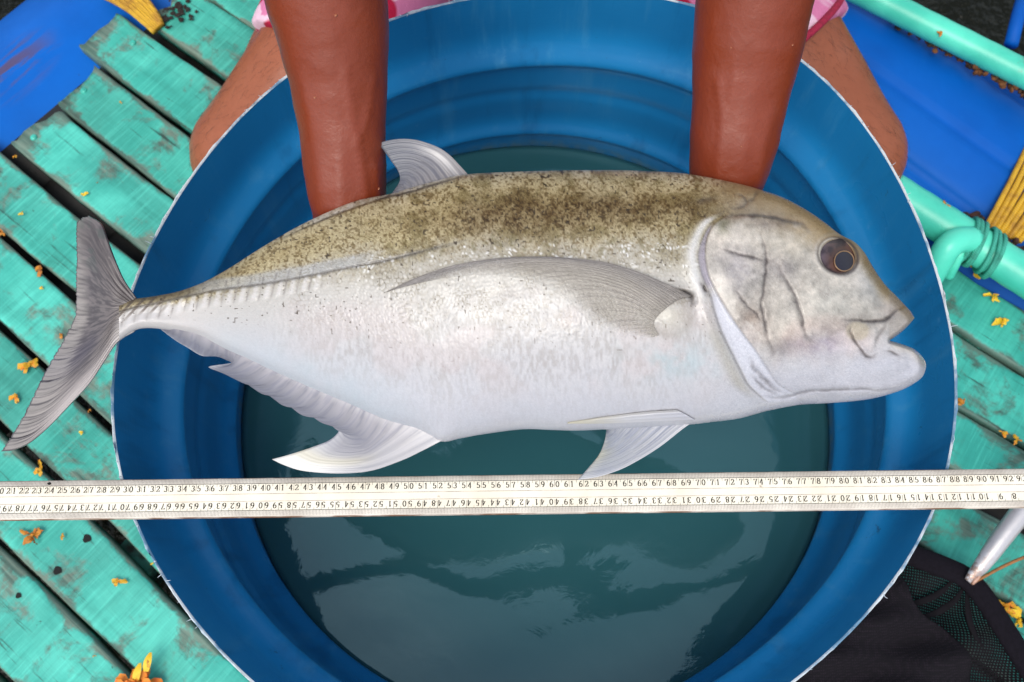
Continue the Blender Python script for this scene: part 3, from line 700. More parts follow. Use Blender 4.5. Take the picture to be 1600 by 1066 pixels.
    col = np.clip((col - 184) * np.where(hd > .5, 1.08, 1.06)[..., None] + 184, 6, 250)
    gr = np.random.default_rng(4).normal(0, 1, x.shape); amp = 9 * back * body + 4 * (1 - body) + 3
    blend(((tt > .62) * 0), (0, 0, 0)); col = col + (gr * amp)[..., None] * np.array([1, .97, .9])
    return np.clip(lin(np.clip(col, 0, 255)) * .67, 0, 1)

def fish_material(name='fish_skin', rough=.36):
    g = NG(name); a = g.n('ShaderNodeAttribute', attribute_name='pigment'); uv = g.n('ShaderNodeUVMap', uv_map='skin')
    gl = g.n('ShaderNodeAttribute', attribute_name='gloss')
    mp2 = g.n('ShaderNodeMapping'); g.L(uv.outputs[0], mp2.inputs[0]); mp2.inputs['Scale'].default_value = (260, 200, 1)
    nz = g.noise(mp2.outputs[0], 1, 4, .6)
    mp3 = g.n('ShaderNodeMapping'); g.L(uv.outputs[0], mp3.inputs[0]); mp3.inputs['Scale'].default_value = (22, 30, 1)
    wet = g.noise(mp3.outputs[0], 1, 5, .6)
    g.base(a.outputs['Color'])
    r0 = g.ramp(wet, .35, .65, rough - .06, rough + .14); g.set(Roughness=g.math('SUBTRACT', r0, g.math('MULTIPLY', gl.outputs['Fac'], .10)), Specular_IOR_Level=.34, Coat_Weight=g.math('MULTIPLY', gl.outputs['Fac'], .20), Coat_Roughness=.24, Subsurface_Weight=.05, Subsurface_Scale=.008)
    g.b.inputs['Subsurface Radius'].default_value = (1, .6, .5)
    b = g.bump(nz, .10, .0007)
    return g.m
def add_pigment(me, col, uv):
    ca = me.color_attributes.new('pigment', 'FLOAT_COLOR', 'POINT')
    ca.data.foreach_set('color', np.c_[col, np.ones(len(col))].astype(np.float32).ravel())
    ul = me.uv_layers.new(name='skin'); li = np.empty(len(me.loops), np.int32); me.loops.foreach_get('vertex_index', li)
    ul.data.foreach_set('uv', uv[li].astype(np.float32).ravel())

def build_fish():
    xs = np.linspace(186, 1391, 860); NT = 250
    tq = np.linspace(0, 1, NT); tq = .6 * tq + .4 * (.5 - .5 * np.cos(np.pi * tq))
    def block(xs, f0, f1, nt):
        t = np.linspace(0, 1, nt); t = .6 * t + .4 * (.5 - .5 * np.cos(np.pi * t))
        a, b = f0(xs), f1(xs); return np.repeat(xs[:, None], nt, 1), a[:, None] * (1 - t) + b[:, None] * t
    blocks = [block(xs, lambda x: fy(TOPm, x), lambda x: fy(BOTm, x), NT)]
    q = np.linspace(0, 1, 40); q = 1 - (1 - q) ** 1.8
    blocks.append(block(1391 + (1428.6 - 1391) * q, lambda x: fy(TOPm, x), lambda x: fy(UJm, x), 70))
    blocks.append(block(1391 + (1446.8 - 1391) * q, lambda x: fy(LJm, x), lambda x: fy(BOTm, x), 70))
    vs, cs, uvs, fs = [], [], [], []; base = 0
    for X, Y in blocks:
        nx, ny = X.shape; x, y = X.ravel(), Y.ravel()
        h = np.maximum(fish_height(x, y), 0.0)
        rimv = np.zeros((nx, ny), bool); rimv[:, 0] = rimv[:, -1] = True
        h = np.where(rimv.ravel(), 0, h)
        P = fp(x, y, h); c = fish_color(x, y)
        # far side: mirrored in the median plane
        flat = fp(x, y, np.zeros_like(h)); Pm = flat - FN * (h * .95)[:, None]
        idx = np.arange(nx * ny).reshape(nx, ny)
        f = np.stack([idx[:-1, :-1], idx[:-1, 1:], idx[1:, 1:], idx[1:, :-1]], -1).reshape(-1, 4)
        vs.append(P); cs.append(c); uvs.append(np.stack([x / 1000, y / 1000], 1)); fs.append(f + base); base += nx * ny
        sx = np.unique(np.r_[np.arange(0, nx, 6), nx - 1]); sy = np.unique(np.r_[np.arange(0, ny, 6), ny - 1])
        Q = Pm.reshape(nx, ny, 3)[np.ix_(sx, sy)]; C = c.reshape(nx, ny, 3)[np.ix_(sx, sy)]
        U = np.stack([X, Y], -1)[np.ix_(sx, sy)] / 1000
        mx_, my_ = len(sx), len(sy); idx = np.arange(mx_ * my_).reshape(mx_, my_)
        f = np.stack([idx[:-1, :-1], idx[1:, :-1], idx[1:, 1:], idx[:-1, 1:]], -1).reshape(-1, 4)
        vs.append(Q.reshape(-1, 3)); cs.append(C.reshape(-1, 3)); uvs.append(U.reshape(-1, 2)); fs.append(f + base); base += mx_ * my_
    vs, cs, uvs, fs = map(np.concatenate, (vs, cs, uvs, fs))
    me = mesh_np('fish', vs, fs)
    ga = me.attributes.new('gloss', 'FLOAT', 'POINT'); xx, yy_ = uvs[:, 0] * 1000, uvs[:, 1] * 1000; tt_ = (yy_ - fy(TOPm, np.minimum(xx, 1428))) / (fy(BOTm, np.minimum(xx, 1446)) - fy(TOPm, np.minimum(xx, 1428)))
    ga.data.foreach_set('value', np.clip(.25 + .75 * sm(.2, .32, tt_) * (1 - sm(.55, .8, tt_)) + .6 * (xx > 1110), 0, 1).astype(np.float32))
    fm = fish_material(); add_pigment(me, cs, uvs)
    fish = link('fish', me, fm)
    tag(fish, 'large silver fish with golden brown back held on its side across the blue tub', 'fish')

    # ---- fins: Coons patches between base, edge and the two outer rays
    def fin(name, base_, edge, lead, last, ns, nt, nrays, colf, hf, thick=.0011, alpha=None, ridge=.0007, rag=0.0):
        B = cr(base_, ns); E = cr(edge, ns) if len(edge) > 2 else resample(edge, ns); Lc = cr(lead, nt); Rc = cr(last, nt) if len(last) > 2 else resample(last, nt)
        s = np.linspace(0, 1, ns)[:, None, None]; t = np.linspace(0, 1, nt)[None, :, None]
        P = (1 - t) * B[:, None] + t * E[:, None] + (1 - s) * Lc[None] + s * Rc[None] \
            - ((1 - s) * (1 - t) * B[0] + s * (1 - t) * B[-1] + (1 - s) * t * E[0] + s * t * E[-1])
        S = np.repeat(np.linspace(0, 1, ns)[:, None], nt, 1); T = np.repeat(np.linspace(0, 1, nt)[None], ns, 0)
        if rag:
            P = P + (T ** 6)[..., None] * (np.random.default_rng(3).normal(0, rag, (ns, 1, 1)))
        x, y = P[..., 0].ravel(), P[..., 1].ravel(); S, T = S.ravel(), T.ravel()
        fork = 1 + (T > .45)
        Sw = S + (vn(S * 300, T * 22, 16, 77, 2) - .5) * .035; ray = .5 + .5 * np.cos(2 * np.pi * nrays * Sw); ray2 = .5 + .5 * np.cos(2 * np.pi * nrays * 3 * Sw + 3 * vn(S * 300, T * 9, 12, 78))
        rr = np.where(T > .5, .5 * ray + .5 * ray2, ray)
        h = hf(x, y, S, T, rr) + ridge * rr * (1 - .6 * T)
        c = colf(x, y, S, T, rr) * (.62 if name == 'tail_fin' else .74); idx = np.arange(ns * nt).reshape(ns, nt)
        f = np.stack([idx[:-1, :-1], idx[:-1, 1:], idx[1:, 1:], idx[1:, :-1]], -1).reshape(-1, 4)
        top = fp(x, y, h); bot = top - FN * (thick + ridge * .5); n = len(top)
        edgev = np.concatenate([idx[:, 0], idx[-1, 1:], idx[::-1, -1][1:], idx[0, ::-1][1:-1]])
        e2 = np.roll(edgev, -1)
        fs_ = np.concatenate([f, f[:, ::-1] + n, np.stack([edgev, e2, e2 + n, edgev + n], 1)])
        me = mesh_np(name, np.r_[top, bot], fs_)
        add_pigment(me, np.r_[c, c], np.r_[np.stack([x, y], 1), np.stack([x, y], 1)] / 1000)
        if alpha is not None:
            aa = me.attributes.new('cover', 'FLOAT', 'POINT'); a_ = np.clip(alpha(x, y, S, T, rr), 0, 1); aa.data.foreach_set('value', np.r_[a_, a_].astype(np.float32))
        bm = bmesh.new(); bm.from_mesh(me); bmesh.ops.recalc_face_normals(bm, faces=bm.faces); bm.to_mesh(me); bm.free()
        return link(name, me, None, fish)
    g = NG('fish_fin'); a = g.n('ShaderNodeAttribute', attribute_name='pigment'); al = g.n('ShaderNodeAttribute', attribute_name='cover')
    g.base(a.outputs['Color']); g.set(Roughness=.36, Specular_IOR_Level=.4, Coat_Weight=.12, Coat_Roughness=.2); g.L(al.outputs['Fac'], g.b.inputs['Alpha'])
    finm = g.m
    ramp = lambda v, st, cs: np.stack([np.interp(v, st, np.array(cs, float)[:, k]) for k in range(3)], -1)
    def mixc(c, m, d): m = np.clip(m, 0, 1)[..., None]; return c * (1 - m) + np.array(d, float) * m
    one = lambda x, y, S, T, rr: np.ones_like(x)
    # tail
    def tailcol(x, y, S, T, rr):
        c = ramp(T, [0, .12, .3, .7, 1], [(198, 190, 184), (128, 119, 115), (114, 106, 105), (110, 103, 104), (106, 101, 104)])
        n = vn(x, y, 16, 71, 3); st = vn(S * 900, T * 70, 9, 72, 3)
        c = mixc(c, sm(.45, .65, st) * .55, (76, 71, 74)); c = mixc(c, sm(.5, .3, st) * .40, (152, 142, 138))
        c = mixc(c, sm(.72, .95, S) * (1 - sm(.6, .95, T)) * .85, (214, 204, 200))
        c = mixc(c, sm(.50, .62, n) * sm(.30, .05, S) * sm(.55, .8, T) * .75, (86, 96, 92))
        c = mixc(c, np.exp(-((S - .08) / .06) ** 2) * .4, (82, 74, 74))
        c = mixc(c, np.exp(-((S - .62) / .10) ** 2) * sm(.3, .6, T) * .55, (78, 74, 90))
        c = mixc(c, sm(.2, 0, T) * sm(.5, .8, S) * .8, (226, 222, 218))
        c = mixc(c, (1 - sm(.0, .10, np.abs(S - .16) )) * sm(.25, .05, T) * .6, (70, 62, 60))
        return lin(c) 
    tf = fin('tail_fin', [(212, 466), (200, 478), (196, 500), (209, 518)],
        [(140, 338), (128, 341), (121, 347), (119, 362), (120, 400), (119, 440), (119, 470), (117, 495), (100, 530), (81, 563), (59, 604), (39, 646), (18, 682), (2, 706)],
        [(212, 466), (193, 439), (179, 408), (167, 376), (157, 350), (140, 338)],
        [(209, 518), (182, 535), (162, 564), (138, 600), (106, 635), (71, 671), (43, 694), (20, 704), (2, 706)],
        240, 90, 17, tailcol, lambda x, y, S, T, rr: .004 * (1 - T) * np.sin(np.pi * np.clip(S, .02, .98)) ** .5 + .0035 * np.sin(5 * T + 2 * S) * T, .0022, one, .0005, .5)
    # anal fin
    def analcol(x, y, S, T, rr):
        c = ramp(T, [0, .15, .5, .85, 1], [(200, 197, 198), (160, 157, 162), (132, 132, 142), (122, 124, 136), (160, 162, 170)])
        st = vn(S * 1500, T * 30, 9, 73, 2); c = mixc(c, sm(.45, .7, st) * .4, (112, 114, 132)); c = mixc(c, rr * (1 - sm(0, .5, T)) * .35, (216, 210, 214))
        fr = 1 - sm(.03, .20, S); c = mixc(c, fr * (.35 + .65 * sm(.4, .85, T)), (232, 230, 226)); c = mixc(c, fr * np.exp(-((S - .10) / .04) ** 2) * sm(.3, .6, T) * .5, (200, 188, 140))
        return lin(c)
    fin('anal_fin', [(692, 688), (654, 668), (600, 650), (540, 624), (480, 598), (420, 570), (384, 552), (345, 534), (309, 518), (256, 509)],
        [(425, 718), (454, 710), (493, 697), (516, 687), (529, 674), (527, 663), (517, 659), (508, 652), (491, 648), (476, 638), (462, 639), (444, 626), (432, 625), (411, 610), (399, 608), (378, 594), (371, 593), (342, 580), (326, 573), (361, 567), (352, 561), (339, 557), (315, 556), (294, 544), (274, 532), (250, 514)],
        [(692, 688), (657, 706), (627, 720), (579, 736), (528, 740), (474, 736), (444, 727), (425, 718)],
        [(256, 509), (250, 514)], 300, 46, 20, analcol, lambda x, y, S, T, rr: .006 * (1 - T) * (1 - T) + .002 * np.sin(S * 9) * T - .002 * T, .0010,
        lambda x, y, S, T, rr: .97 - .22 * sm(.2, .7, T) * sm(.2, .3, S) * (1 - rr), .00032)
    # soft dorsal lobe
    def dorcol(x, y, S, T, rr):
        c = ramp(T, [0, .3, .8, 1], [(150, 145, 145), (138, 136, 140), (122, 124, 132), (112, 116, 126)])
        st = vn(S * 500, T * 40, 9, 74, 2); c = mixc(c, sm(.5, .7, st) * .45, (110, 112, 126)); c = mixc(c, np.exp(-((S - .12) / .08) ** 2) * np.exp(-((T - .35) / .25) ** 2), (226, 222, 218)); return lin(c)
    fin('dorsal_fin', [(736, 278), (700, 288), (660, 297), (608, 310)], [(590, 224), (600, 236), (612, 253), (622, 268), (624, 284), (608, 308)],
        [(736, 278), (716, 256), (701, 241), (682, 229), (652, 219), (626, 217), (604, 220), (590, 224)], [(608, 310), (608, 308)], 120, 40, 11, dorcol,
        lambda x, y, S, T, rr: -.004 + 0 * T - .004 * T, .0010, lambda x, y, S, T, rr: .95 - .25 * (1 - rr) * T, .0009)
    # folded first dorsal seen as a pale sliver on the ridge
    # pelvic fins
    def pelcol(x, y, S, T, rr):
        c = ramp(T, [0, .4, .85, 1], [(198, 198, 202), (172, 174, 180), (160, 165, 174), (186, 188, 186)]); st = vn(S * 700, T * 30, 9, 75, 2)
        c = mixc(c, sm(.45, .7, st) * .5, (136, 142, 164)); c = mixc(c, (1 - sm(0, .1, S)) * .6, (222, 222, 226)); c = mixc(c, np.exp(-((S - .5) / .2) ** 2) * sm(.6, 1, T) * .35, (190, 184, 140)); return lin(c)
    fin('pelvic_fin', [(1086, 657), (1040, 658), (990, 661), (948, 664)], [(903, 750), (911, 741), (925, 725), (937, 709), (945, 688), (948, 668)],
        [(1086, 657), (1066, 671), (1033, 697), (1000, 718), (969, 734), (935, 745), (903, 750)], [(948, 664), (948, 668)], 130, 46, 9, pelcol,
        lambda x, y, S, T, rr: .004 * (1 - T) - .008 * T, .0010, lambda x, y, S, T, rr: .96 - .18 * (1 - rr) * T, .0008)
    def pelcol2(x, y, S, T, rr):
        c = ramp(T, [0, .5, 1], [(208, 208, 216), (216, 215, 218), (200, 194, 170)]); c = mixc(c, sm(.6, .95, S) * .25, (168, 160, 136)); return lin(c)
    hb = lambda x, y: np.maximum(fish_height(x, y), 0)
    fin('pelvic_fin', [(1086, 656), (1072, 648), (1058, 641)], [(886, 662), (887, 661), (888, 660)], [(1086, 656), (1020, 659), (950, 662), (886, 662)], [(1058, 641), (1010, 644), (950, 651), (888, 660)],
        30, 60, 3, pelcol2, lambda x, y, S, T, rr: hb(x, y) + .0022 * (1 - .6 * T), .0010, one, .0006)
    # pectoral fin lying along the flank
    def peccol(x, y, S, T, rr):
        c = ramp(S, [0, .04, .16, .5, 1], [(108, 101, 95), (138, 132, 129), (156, 150, 147), (178, 170, 158), (188, 180, 164)])
        st = vn(S * 1600, T * 24, 9, 76, 2); c = mixc(c, sm(.5, .72, st) * .4, (112, 104, 98)); c = mixc(c, rr * .22, (206, 200, 192)); c = mixc(c, (1 - sm(0, .12, T)) * .5, (160, 152, 142))
        c = mixc(c, np.exp(-((T - .55) / .2) ** 2) * (1 - sm(.1, .3, S)) * .35, (104, 98, 106)); return lin(c)
    def pecalpha(x, y, S, T, rr):
        lead = 1 - sm(.02, .26, S); body = .40 + .26 * rr - .16 * sm(.25, .8, S)
        a = np.maximum(.97 * lead, body); a = a * (1 - .75 * sm(.75, 1.0, S) * sm(.2, .8, T)); a = a * (1 - .85 * sm(.70, 1, T) * sm(.06, .26, S)); return a
    fin('pectoral_fin', [(1080, 463), (1058, 470), (1034, 488), (1022, 505), (1030, 524)],
        [(599, 458), (640, 446), (700, 434), (770, 430), (830, 440), (872, 460), (900, 484), (925, 503), (965, 519), (1010, 528)],
        [(1080, 463), (1060, 452), (1040, 443), (1000, 426), (950, 411), (900, 404), (850, 401), (800, 402), (750, 407), (700, 417), (650, 434), (620, 448), (599, 458)],
        [(1030, 524), (1020, 527), (1010, 528)], 260, 110, 22, peccol, lambda x, y, S, T, rr: hb(x, y) + .0030 * (1 - sm(.0, .35, S)) * np.minimum(1, (1 - T) * 6) + .0010, .0006, pecalpha, .00022)
    for o in fish.children: o.data.materials.append(finm)

    # ---- eye
    def eye():
        c, s_ = math.cos(.55), math.sin(.55); n_r, n_a = 26, 64; vs, cs, uv = [], [], []; fs_ = []
        aq = np.linspace(0, 2 * math.pi, 32); ux, uy = 38 * np.cos(aq), 33 * np.sin(aq); sx_, sy_ = 1310 + ux * c - uy * s_, 400 + ux * s_ + uy * c
        hp = np.linalg.lstsq(np.c_[sx_ - 1310, sy_ - 400, np.ones(32)], fish_height(sx_, sy_), rcond=None)[0]; H0 = lambda x_, y_: hp[0] * (x_ - 1310) + hp[1] * (y_ - 400) + hp[2]
        for i in range(n_r + 1):
            r = i / n_r
            for k in range(n_a):
                q = 2 * math.pi * k / n_a; u = 31.5 * r * math.cos(q); v = 26.5 * r * math.sin(q)
                X_, Y_ = 1310 + u * c - v * s_, 400 + u * s_ + v * c; vs.append((X_, Y_, H0(X_, Y_) - .0022 + .0036 * math.sqrt(max(0, 1 - (r * .97) ** 2)), r, q))
        a = np.array(vs); P = fp(a[:, 0], a[:, 1], a[:, 2]); x, y, r, q = a[:, 0], a[:, 1], a[:, 3], a[:, 4]
        col = np.tile(np.array([62., 44, 44]), (len(a), 1)); dp = np.hypot(x - 1319, y - 408)
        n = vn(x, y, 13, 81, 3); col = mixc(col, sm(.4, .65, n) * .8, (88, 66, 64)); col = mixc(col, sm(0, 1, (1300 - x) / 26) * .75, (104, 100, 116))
        col = mixc(col, sm(.5, .35, n) * .55, (36, 24, 30)); col = mixc(col, np.exp(-((dp - 20) / 4) ** 2) * .5, (92, 52, 30)); col = mixc(col, sm(.86, 1, r) * .7, (40, 34, 36)); col = mixc(col, (y < 380) * sm(.4, .7, r) * .6, (34, 28, 34))
        for i in range(n_r):
            for k in range(n_a): b = i * n_a; fs_.append((b + k, b + (k + 1) % n_a, b + n_a + (k + 1) % n_a, b + n_a + k))
        me = mesh_np('eye', P, fs_); add_pigment(me, lin(col), np.stack([x, y], 1) / 1000)
        bm = bmesh.new(); bm.from_mesh(me); bmesh.ops.remove_doubles(bm, verts=bm.verts, dist=1e-6)
        bmesh.ops.recalc_face_normals(bm, faces=bm.faces)
        if sum((f.normal.dot(V(FN)) for f in bm.faces)) < 0: bmesh.ops.reverse_faces(bm, faces=bm.faces)
        bm.to_mesh(me); bm.free()
        g = NG('fish_eye'); a_ = g.n('ShaderNodeAttribute', attribute_name='pigment'); g.base(a_.outputs['Color']); g.set(Roughness=.22, Specular_IOR_Level=.25, Coat_Weight=.15, Coat_Roughness=.08)
        e = link('eye', me, g.m, fish)
        hz = lambda dx, dy: H0(1319 + dx, 408 + dy) - .0022 + .0036 * math.sqrt(max(0, 1 - (((9 + dx) / 33) ** 2 + ((8 + dy) / 33) ** 2)))
        vs, fs_ = [], []
        for i in range(7):
            r = i / 6
            for k in range(40):
                q = 2 * math.pi * k / 40; dx, dy = 14.2 * r * math.cos(q), 14.6 * r * math.sin(q); vs.append(fp(1319 + dx, 408 + dy, hz(dx, dy) + .0010))
        for i in range(6):
            for k in range(40): b = i * 40; fs_.append((b + k, b + 40 + k, b + 40 + (k + 1) % 40, b + (k + 1) % 40))
        g = NG('pupil'); g.base((.012, .010, .022)); g.set(Roughness=.15, Specular_IOR_Level=.2, Coat_Weight=.1, Coat_Roughness=.05)
        link('pupil', mesh_np('pupil', vs, fs_), g.m, e)
        mb = MB(); pts = [fp(1319 + 15.2 * math.cos(q), 408 + 15.6 * math.sin(q), hz(15 * math.cos(q), 15 * math.sin(q)) + .0008) for q in np.linspace(0, 2 * math.pi, 41)]
        mb.tube(pts, .00042, 6, False); g = NG('gold_ring'); g.base((.26, .155, .08)); g.set(Roughness=.3); mb.build('iris_ring', g.m, e)
    eye()
    return fish
fish = build_fish()

# ------------------------------------------------------------------ the ruler lying across the rim
def build_ruler():
    ZT = ZR + .0042
    cmx = np.array([21, 33, 41, 53, 57, 65, 82, 92], float); cpx = np.array([15, 263, 435, 705.6, 798, 982.8, 1364, 1578.5])
    Lt, Rt_, Rb, Lb = at(0, 752, ZT), at(1600, 731, ZT), at(1600, 794, ZT), at(0, 812.5, ZT)
    ml, mr = (Lt + Lb) / 2, (Rt_ + Rb) / 2; ex = (mr - ml); ex[2] = 0; ex /= np.linalg.norm(ex); ey = np.array([-ex[1], ex[0], 0])
    W = (abs((Lt - Lb) @ ey) + abs((Rt_ - Rb) @ ey)) / 2
    ymid = lambda x: 782.2 - 19.7 * x / 1600
    u_of = np.array([(at(p, ymid(p), ZT) - ml) @ ex for p in cpx])
    co = np.polyfit(cmx, u_of, 4)
    def U(cm):
        lo, hi = 20.0, 93.0; c = np.clip(cm, lo, hi); d = np.polyder(co)
        return np.polyval(co, c) + (cm - c) * np.where(cm < lo, np.polyval(d, lo), np.polyval(d, hi))
    root_c = ml + ex * U(50.0); ang = math.atan2(ex[1], ex[0])
    root = empty('ruler', (root_c[0], root_c[1], ZR + .0012), label='long cream metal ruler lying across the tub below the fish', cat='ruler'); root.rotation_euler.z = ang
    X = lambda cm: float(U(cm) - U(50.0)); Yf = lambda f: W * (.5 - f)      # f: 0 top edge .. 1 bottom edge
    T = .0028
    # blade with ground edges
    prof = [(0, .0004), (.006, .0022), (.02, .0027), (.155, T), (.83, T), (.97, .0027), (.99, .0020), (1, .0002)]
    xs = np.linspace(X(-1), X(101), 90); vs = []
    for x in xs:
        for f, z in prof: vs.append((x, Yf(f), z))
        for f in (1, 0): vs.append((x, Yf(f), 0))
    k = len(prof) + 2; F_ = []
    for i in range(len(xs) - 1):
        for j in range(k): a = i * k; F_.append((a + j, a + (j + 1) % k, a + k + (j + 1) % k, a + k + j))
    F_.append(tuple(range(k))[::-1]); F_.append(tuple((len(xs) - 1) * k + j for j in range(k)))
    g = NG('ruler_metal'); v = g.coord('Object'); n = g.noise(v, 30, 6, .6); n2 = g.noise(g.coord('Object', scale=(6, 60, 1)), 8, 5)
    sep = g.n('ShaderNodeSeparateXYZ'); g.L(v, sep.inputs[0])
    ab = g.math('ABSOLUTE', sep.outputs['Y']); edge = g.ramp(ab, W * .335, W * .347)
    cream = g.mix(g.ramp(n, .35, .75), (.84, .79, .66), (.76, .69, .54))
    steel = g.mix(g.ramp(n, .35, .65), (.74, .69, .60), (.55, .50, .43))
    c = g.mix(edge, cream, steel)
    c = g.mix(g.ramp(g.noise(v, 75, 7, .7), .66, .74, 0, .7), c, (.27, .16, .09))
    rust = g.math('MULTIPLY', g.ramp(ab, W * .462, W * .49), g.ramp(n2, .40, .62, .25, 1)); c = g.mix(rust, c, (.20, .11, .065))
    g.base(c); g.set(Roughness=.55, Specular_IOR_Level=.3); g.bump(n, .1, .0004)
    me = mesh_np('blade', vs, F_, False); bm = bmesh.new(); bm.from_mesh(me); bmesh.ops.recalc_face_normals(bm, faces=bm.faces); bm.to_mesh(me); bm.free()
    link('blade', me, g.m, root)
    ink = simple('ruler_ink', (.02, .018, .016), .6, bump=0); ink2 = simple('ruler_fine_ink', (.13, .11, .095), .6, bump=0); red = simple('ruler_line_ink', (.20, .12, .09), .6, bump=0, c2=(.5, .42, .33), scale=60)
    zt = T + .00012
    def quad(mb, x0, x1, y0, y1, z=zt): mb.add([(x0, y0, z), (x1, y0, z), (x1, y1, z), (x0, y1, z)], [(0, 1, 2, 3)])
    tk = MB()
    for mm in range(0, 1001):
        x = X(mm / 10)
        if x < X(18) or x > X(95): continue
        w_ = .00016
        for (a, b) in ((.012, .150), (.836, .962)): quad(tk, x - w_ / 2, x + w_ / 2, Yf(b), Yf(a), zt)
    tag(tk.build('millimetre_marks', ink2, root, False), kind='stuff')
    tk = MB()
    for h in range(34, 192):
        x = X(h / 2); w_ = .00022 if h % 2 == 0 else .0002
        if h % 2 == 0:
            quad(tk, x - w_ / 2, x + w_ / 2, Yf(.335), Yf(.155), zt); quad(tk, x - w_ / 2, x + w_ / 2, Yf(.83), Yf(.645), zt)
        else:
            quad(tk, x - w_ / 2, x + w_ / 2, Yf(.225), Yf(.155), zt); quad(tk, x - w_ / 2, x + w_ / 2, Yf(.83), Yf(.765), zt)
    for f in (.155, .83): quad(tk, X(16), X(97), Yf(f) - .00016, Yf(f) + .00016, zt + .00003)
    tk.build('centimetre_marks', ink, root, False)
    ln = MB()
    for f in (.415, .60): quad(ln, X(16), X(97), Yf(f) - .00013, Yf(f) + .00013, zt)
    ln.build('centre_lines', red, root, False)
    # digits drawn with a broad-nib stroke: heavy uprights, fine hairlines
    arc = lambda cx, cy, rx, ry, a0, a1, n=14: [(cx + rx * math.cos(math.radians(a)), cy + ry * math.sin(math.radians(a))) for a in np.linspace(a0, a1, n)]
    GL = {
        '0': [arc(.3, .5, .27, .48, 90, 450, 26)],
        '1': [[(.12, .82), (.3, .98), (.3, .03)], [(.12, .03), (.48, .03)]],
        '2': [arc(.3, .72, .24, .26, 165, -25, 14) + [(.1, .12), (.04, .04)], [(.04, .04), (.56, .06), (.58, .2)]],
        '3': [arc(.29, .75, .22, .23, 150, -80, 14), arc(.28, .27, .26, .25, 80, -150, 16)],
        '4': [[(.42, .02), (.42, .98), (.02, .30), (.6, .30)], [(.3, .02), (.54, .02)]],
        '5': [[(.52, .96), (.14, .96), (.1, .54)] + arc(.28, .31, .26, .28, 125, -150, 16)],
        '6': [arc(.5, .38, .46, .6, 95, 170, 10) + arc(.3, .29, .25, .28, 180, 540, 22)],
        '7': [[(.05, .80), (.06, .95), (.57, .95), (.36, .5), (.26, .02)]],
        '8': [arc(.3, .75, .21, .22, -90, 270, 20), arc(.3, .27, .26, .26, 90, 450, 22)],
        '9': [arc(.3, .71, .25, .28, 0, 360, 22) + arc(.1, .62, .46, .6, 0, -75, 10)],
    }
    def digit(mb, ch, cx, cy, hgt, flip):
        for st in GL[ch]:
            pts = [np.array(((p[0] - .3) * hgt * .92, (p[1] - .5) * hgt)) for p in st]
            for a, b in zip(pts[:-1], pts[1:]):
                d = b - a; L = np.linalg.norm(d)
                if L < 1e-9: continue
                d = d / L; wd = hgt * (.050 + .105 * abs(d[1])); nn = np.array((-d[1], d[0])) * wd * .5; a2 = a - d * wd * .25; b2 = b + d * wd * .25
                q = [a2 - nn, b2 - nn, b2 + nn, a2 + nn]
                s = -1 if flip else 1
                mb.add([(cx + s * p[0], cy + s * p[1], zt + .00006) for p in q], [(0, 1, 2, 3)])
    hg = W * .145
    for row, (fc, flip) in enumerate(((.262, False), (.708, True))):
        mb = MB()
        for cm in range(18, 96):
            num = cm if not flip else 100 - cm
            s = str(num); x = X(cm + (0 if not flip else -.05))
            off = .00208
            if len(s) == 2:
                a, b = s if not flip else s[::-1]
                digit(mb, a, x - off, Yf(fc), hg, flip); digit(mb, b, x + off * .98, Yf(fc), hg, flip)
            else: digit(mb, s, x + (.0016 if flip else -.0016) + off * .4, Yf(fc), hg, flip)
        mb.build('printed_numbers', ink, root, False)
    # a dark fleck stuck on the edge near the 24
    mb = MB(); mb.ball((X(23.9), Yf(.09), T + .0003), (.0014, .0010, .0006), 8, 5); mb.build('dirt_fleck', M['hole'], root)
    return root
build_ruler()

# ------------------------------------------------------------------ the person behind the tub
def tone_mat():
    g = NG('skin'); a = g.n('ShaderNodeAttribute', attribute_name='tone'); v = g.coord('Object')
    n = g.noise(v, 22, 5, .6); n2 = g.noise(v, 260, 4, .6)
    c = g.mix(g.ramp(n, .35, .7, 0, .30), a.outputs['Color'], g.mix(1.0, a.outputs['Color'], (.72, .60, .55), 'MULTIPLY'))
    c = g.mix(g.ramp(n2, .45, .7, 0, .22), c, g.mix(1.0, c, (.72, .66, .62), 'MULTIPLY'))
    g.base(c); g.set(Roughness=g.ramp(n, .35, .65, .36, .52), Specular_IOR_Level=.5, Subsurface_Weight=.05, Subsurface_Scale=.005)
    g.b.inputs['Subsurface Radius'].default_value = (1, .35, .2)
    g.bump(g.math('ADD', g.math('MULTIPLY', n2, .7), g.math('MULTIPLY', g.noise(v, 75, 5), .8)), .42, .0012)
    return g.m
def voxel(mb, size, smooth_n, name):
    me = mesh_np(name, mb.v, mb.f); o = bpy.data.objects.new('tmp', me); COL.objects.link(o)
    r = o.modifiers.new('r', 'REMESH'); r.mode = 'VOXEL'; r.voxel_size = size
    s = o.modifiers.new('s', 'SMOOTH'); s.factor = .5; s.iterations = smooth_n
    dg = bpy.context.evaluated_depsgraph_get(); out = bpy.data.meshes.new_from_object(o.evaluated_get(dg)); out.name = name
    bpy.data.objects.remove(o); bpy.data.meshes.remove(me)
    out.polygons.foreach_set('use_smooth', np.ones(len(out.polygons), bool)); out.materials.clear(); return out
ZF = .672
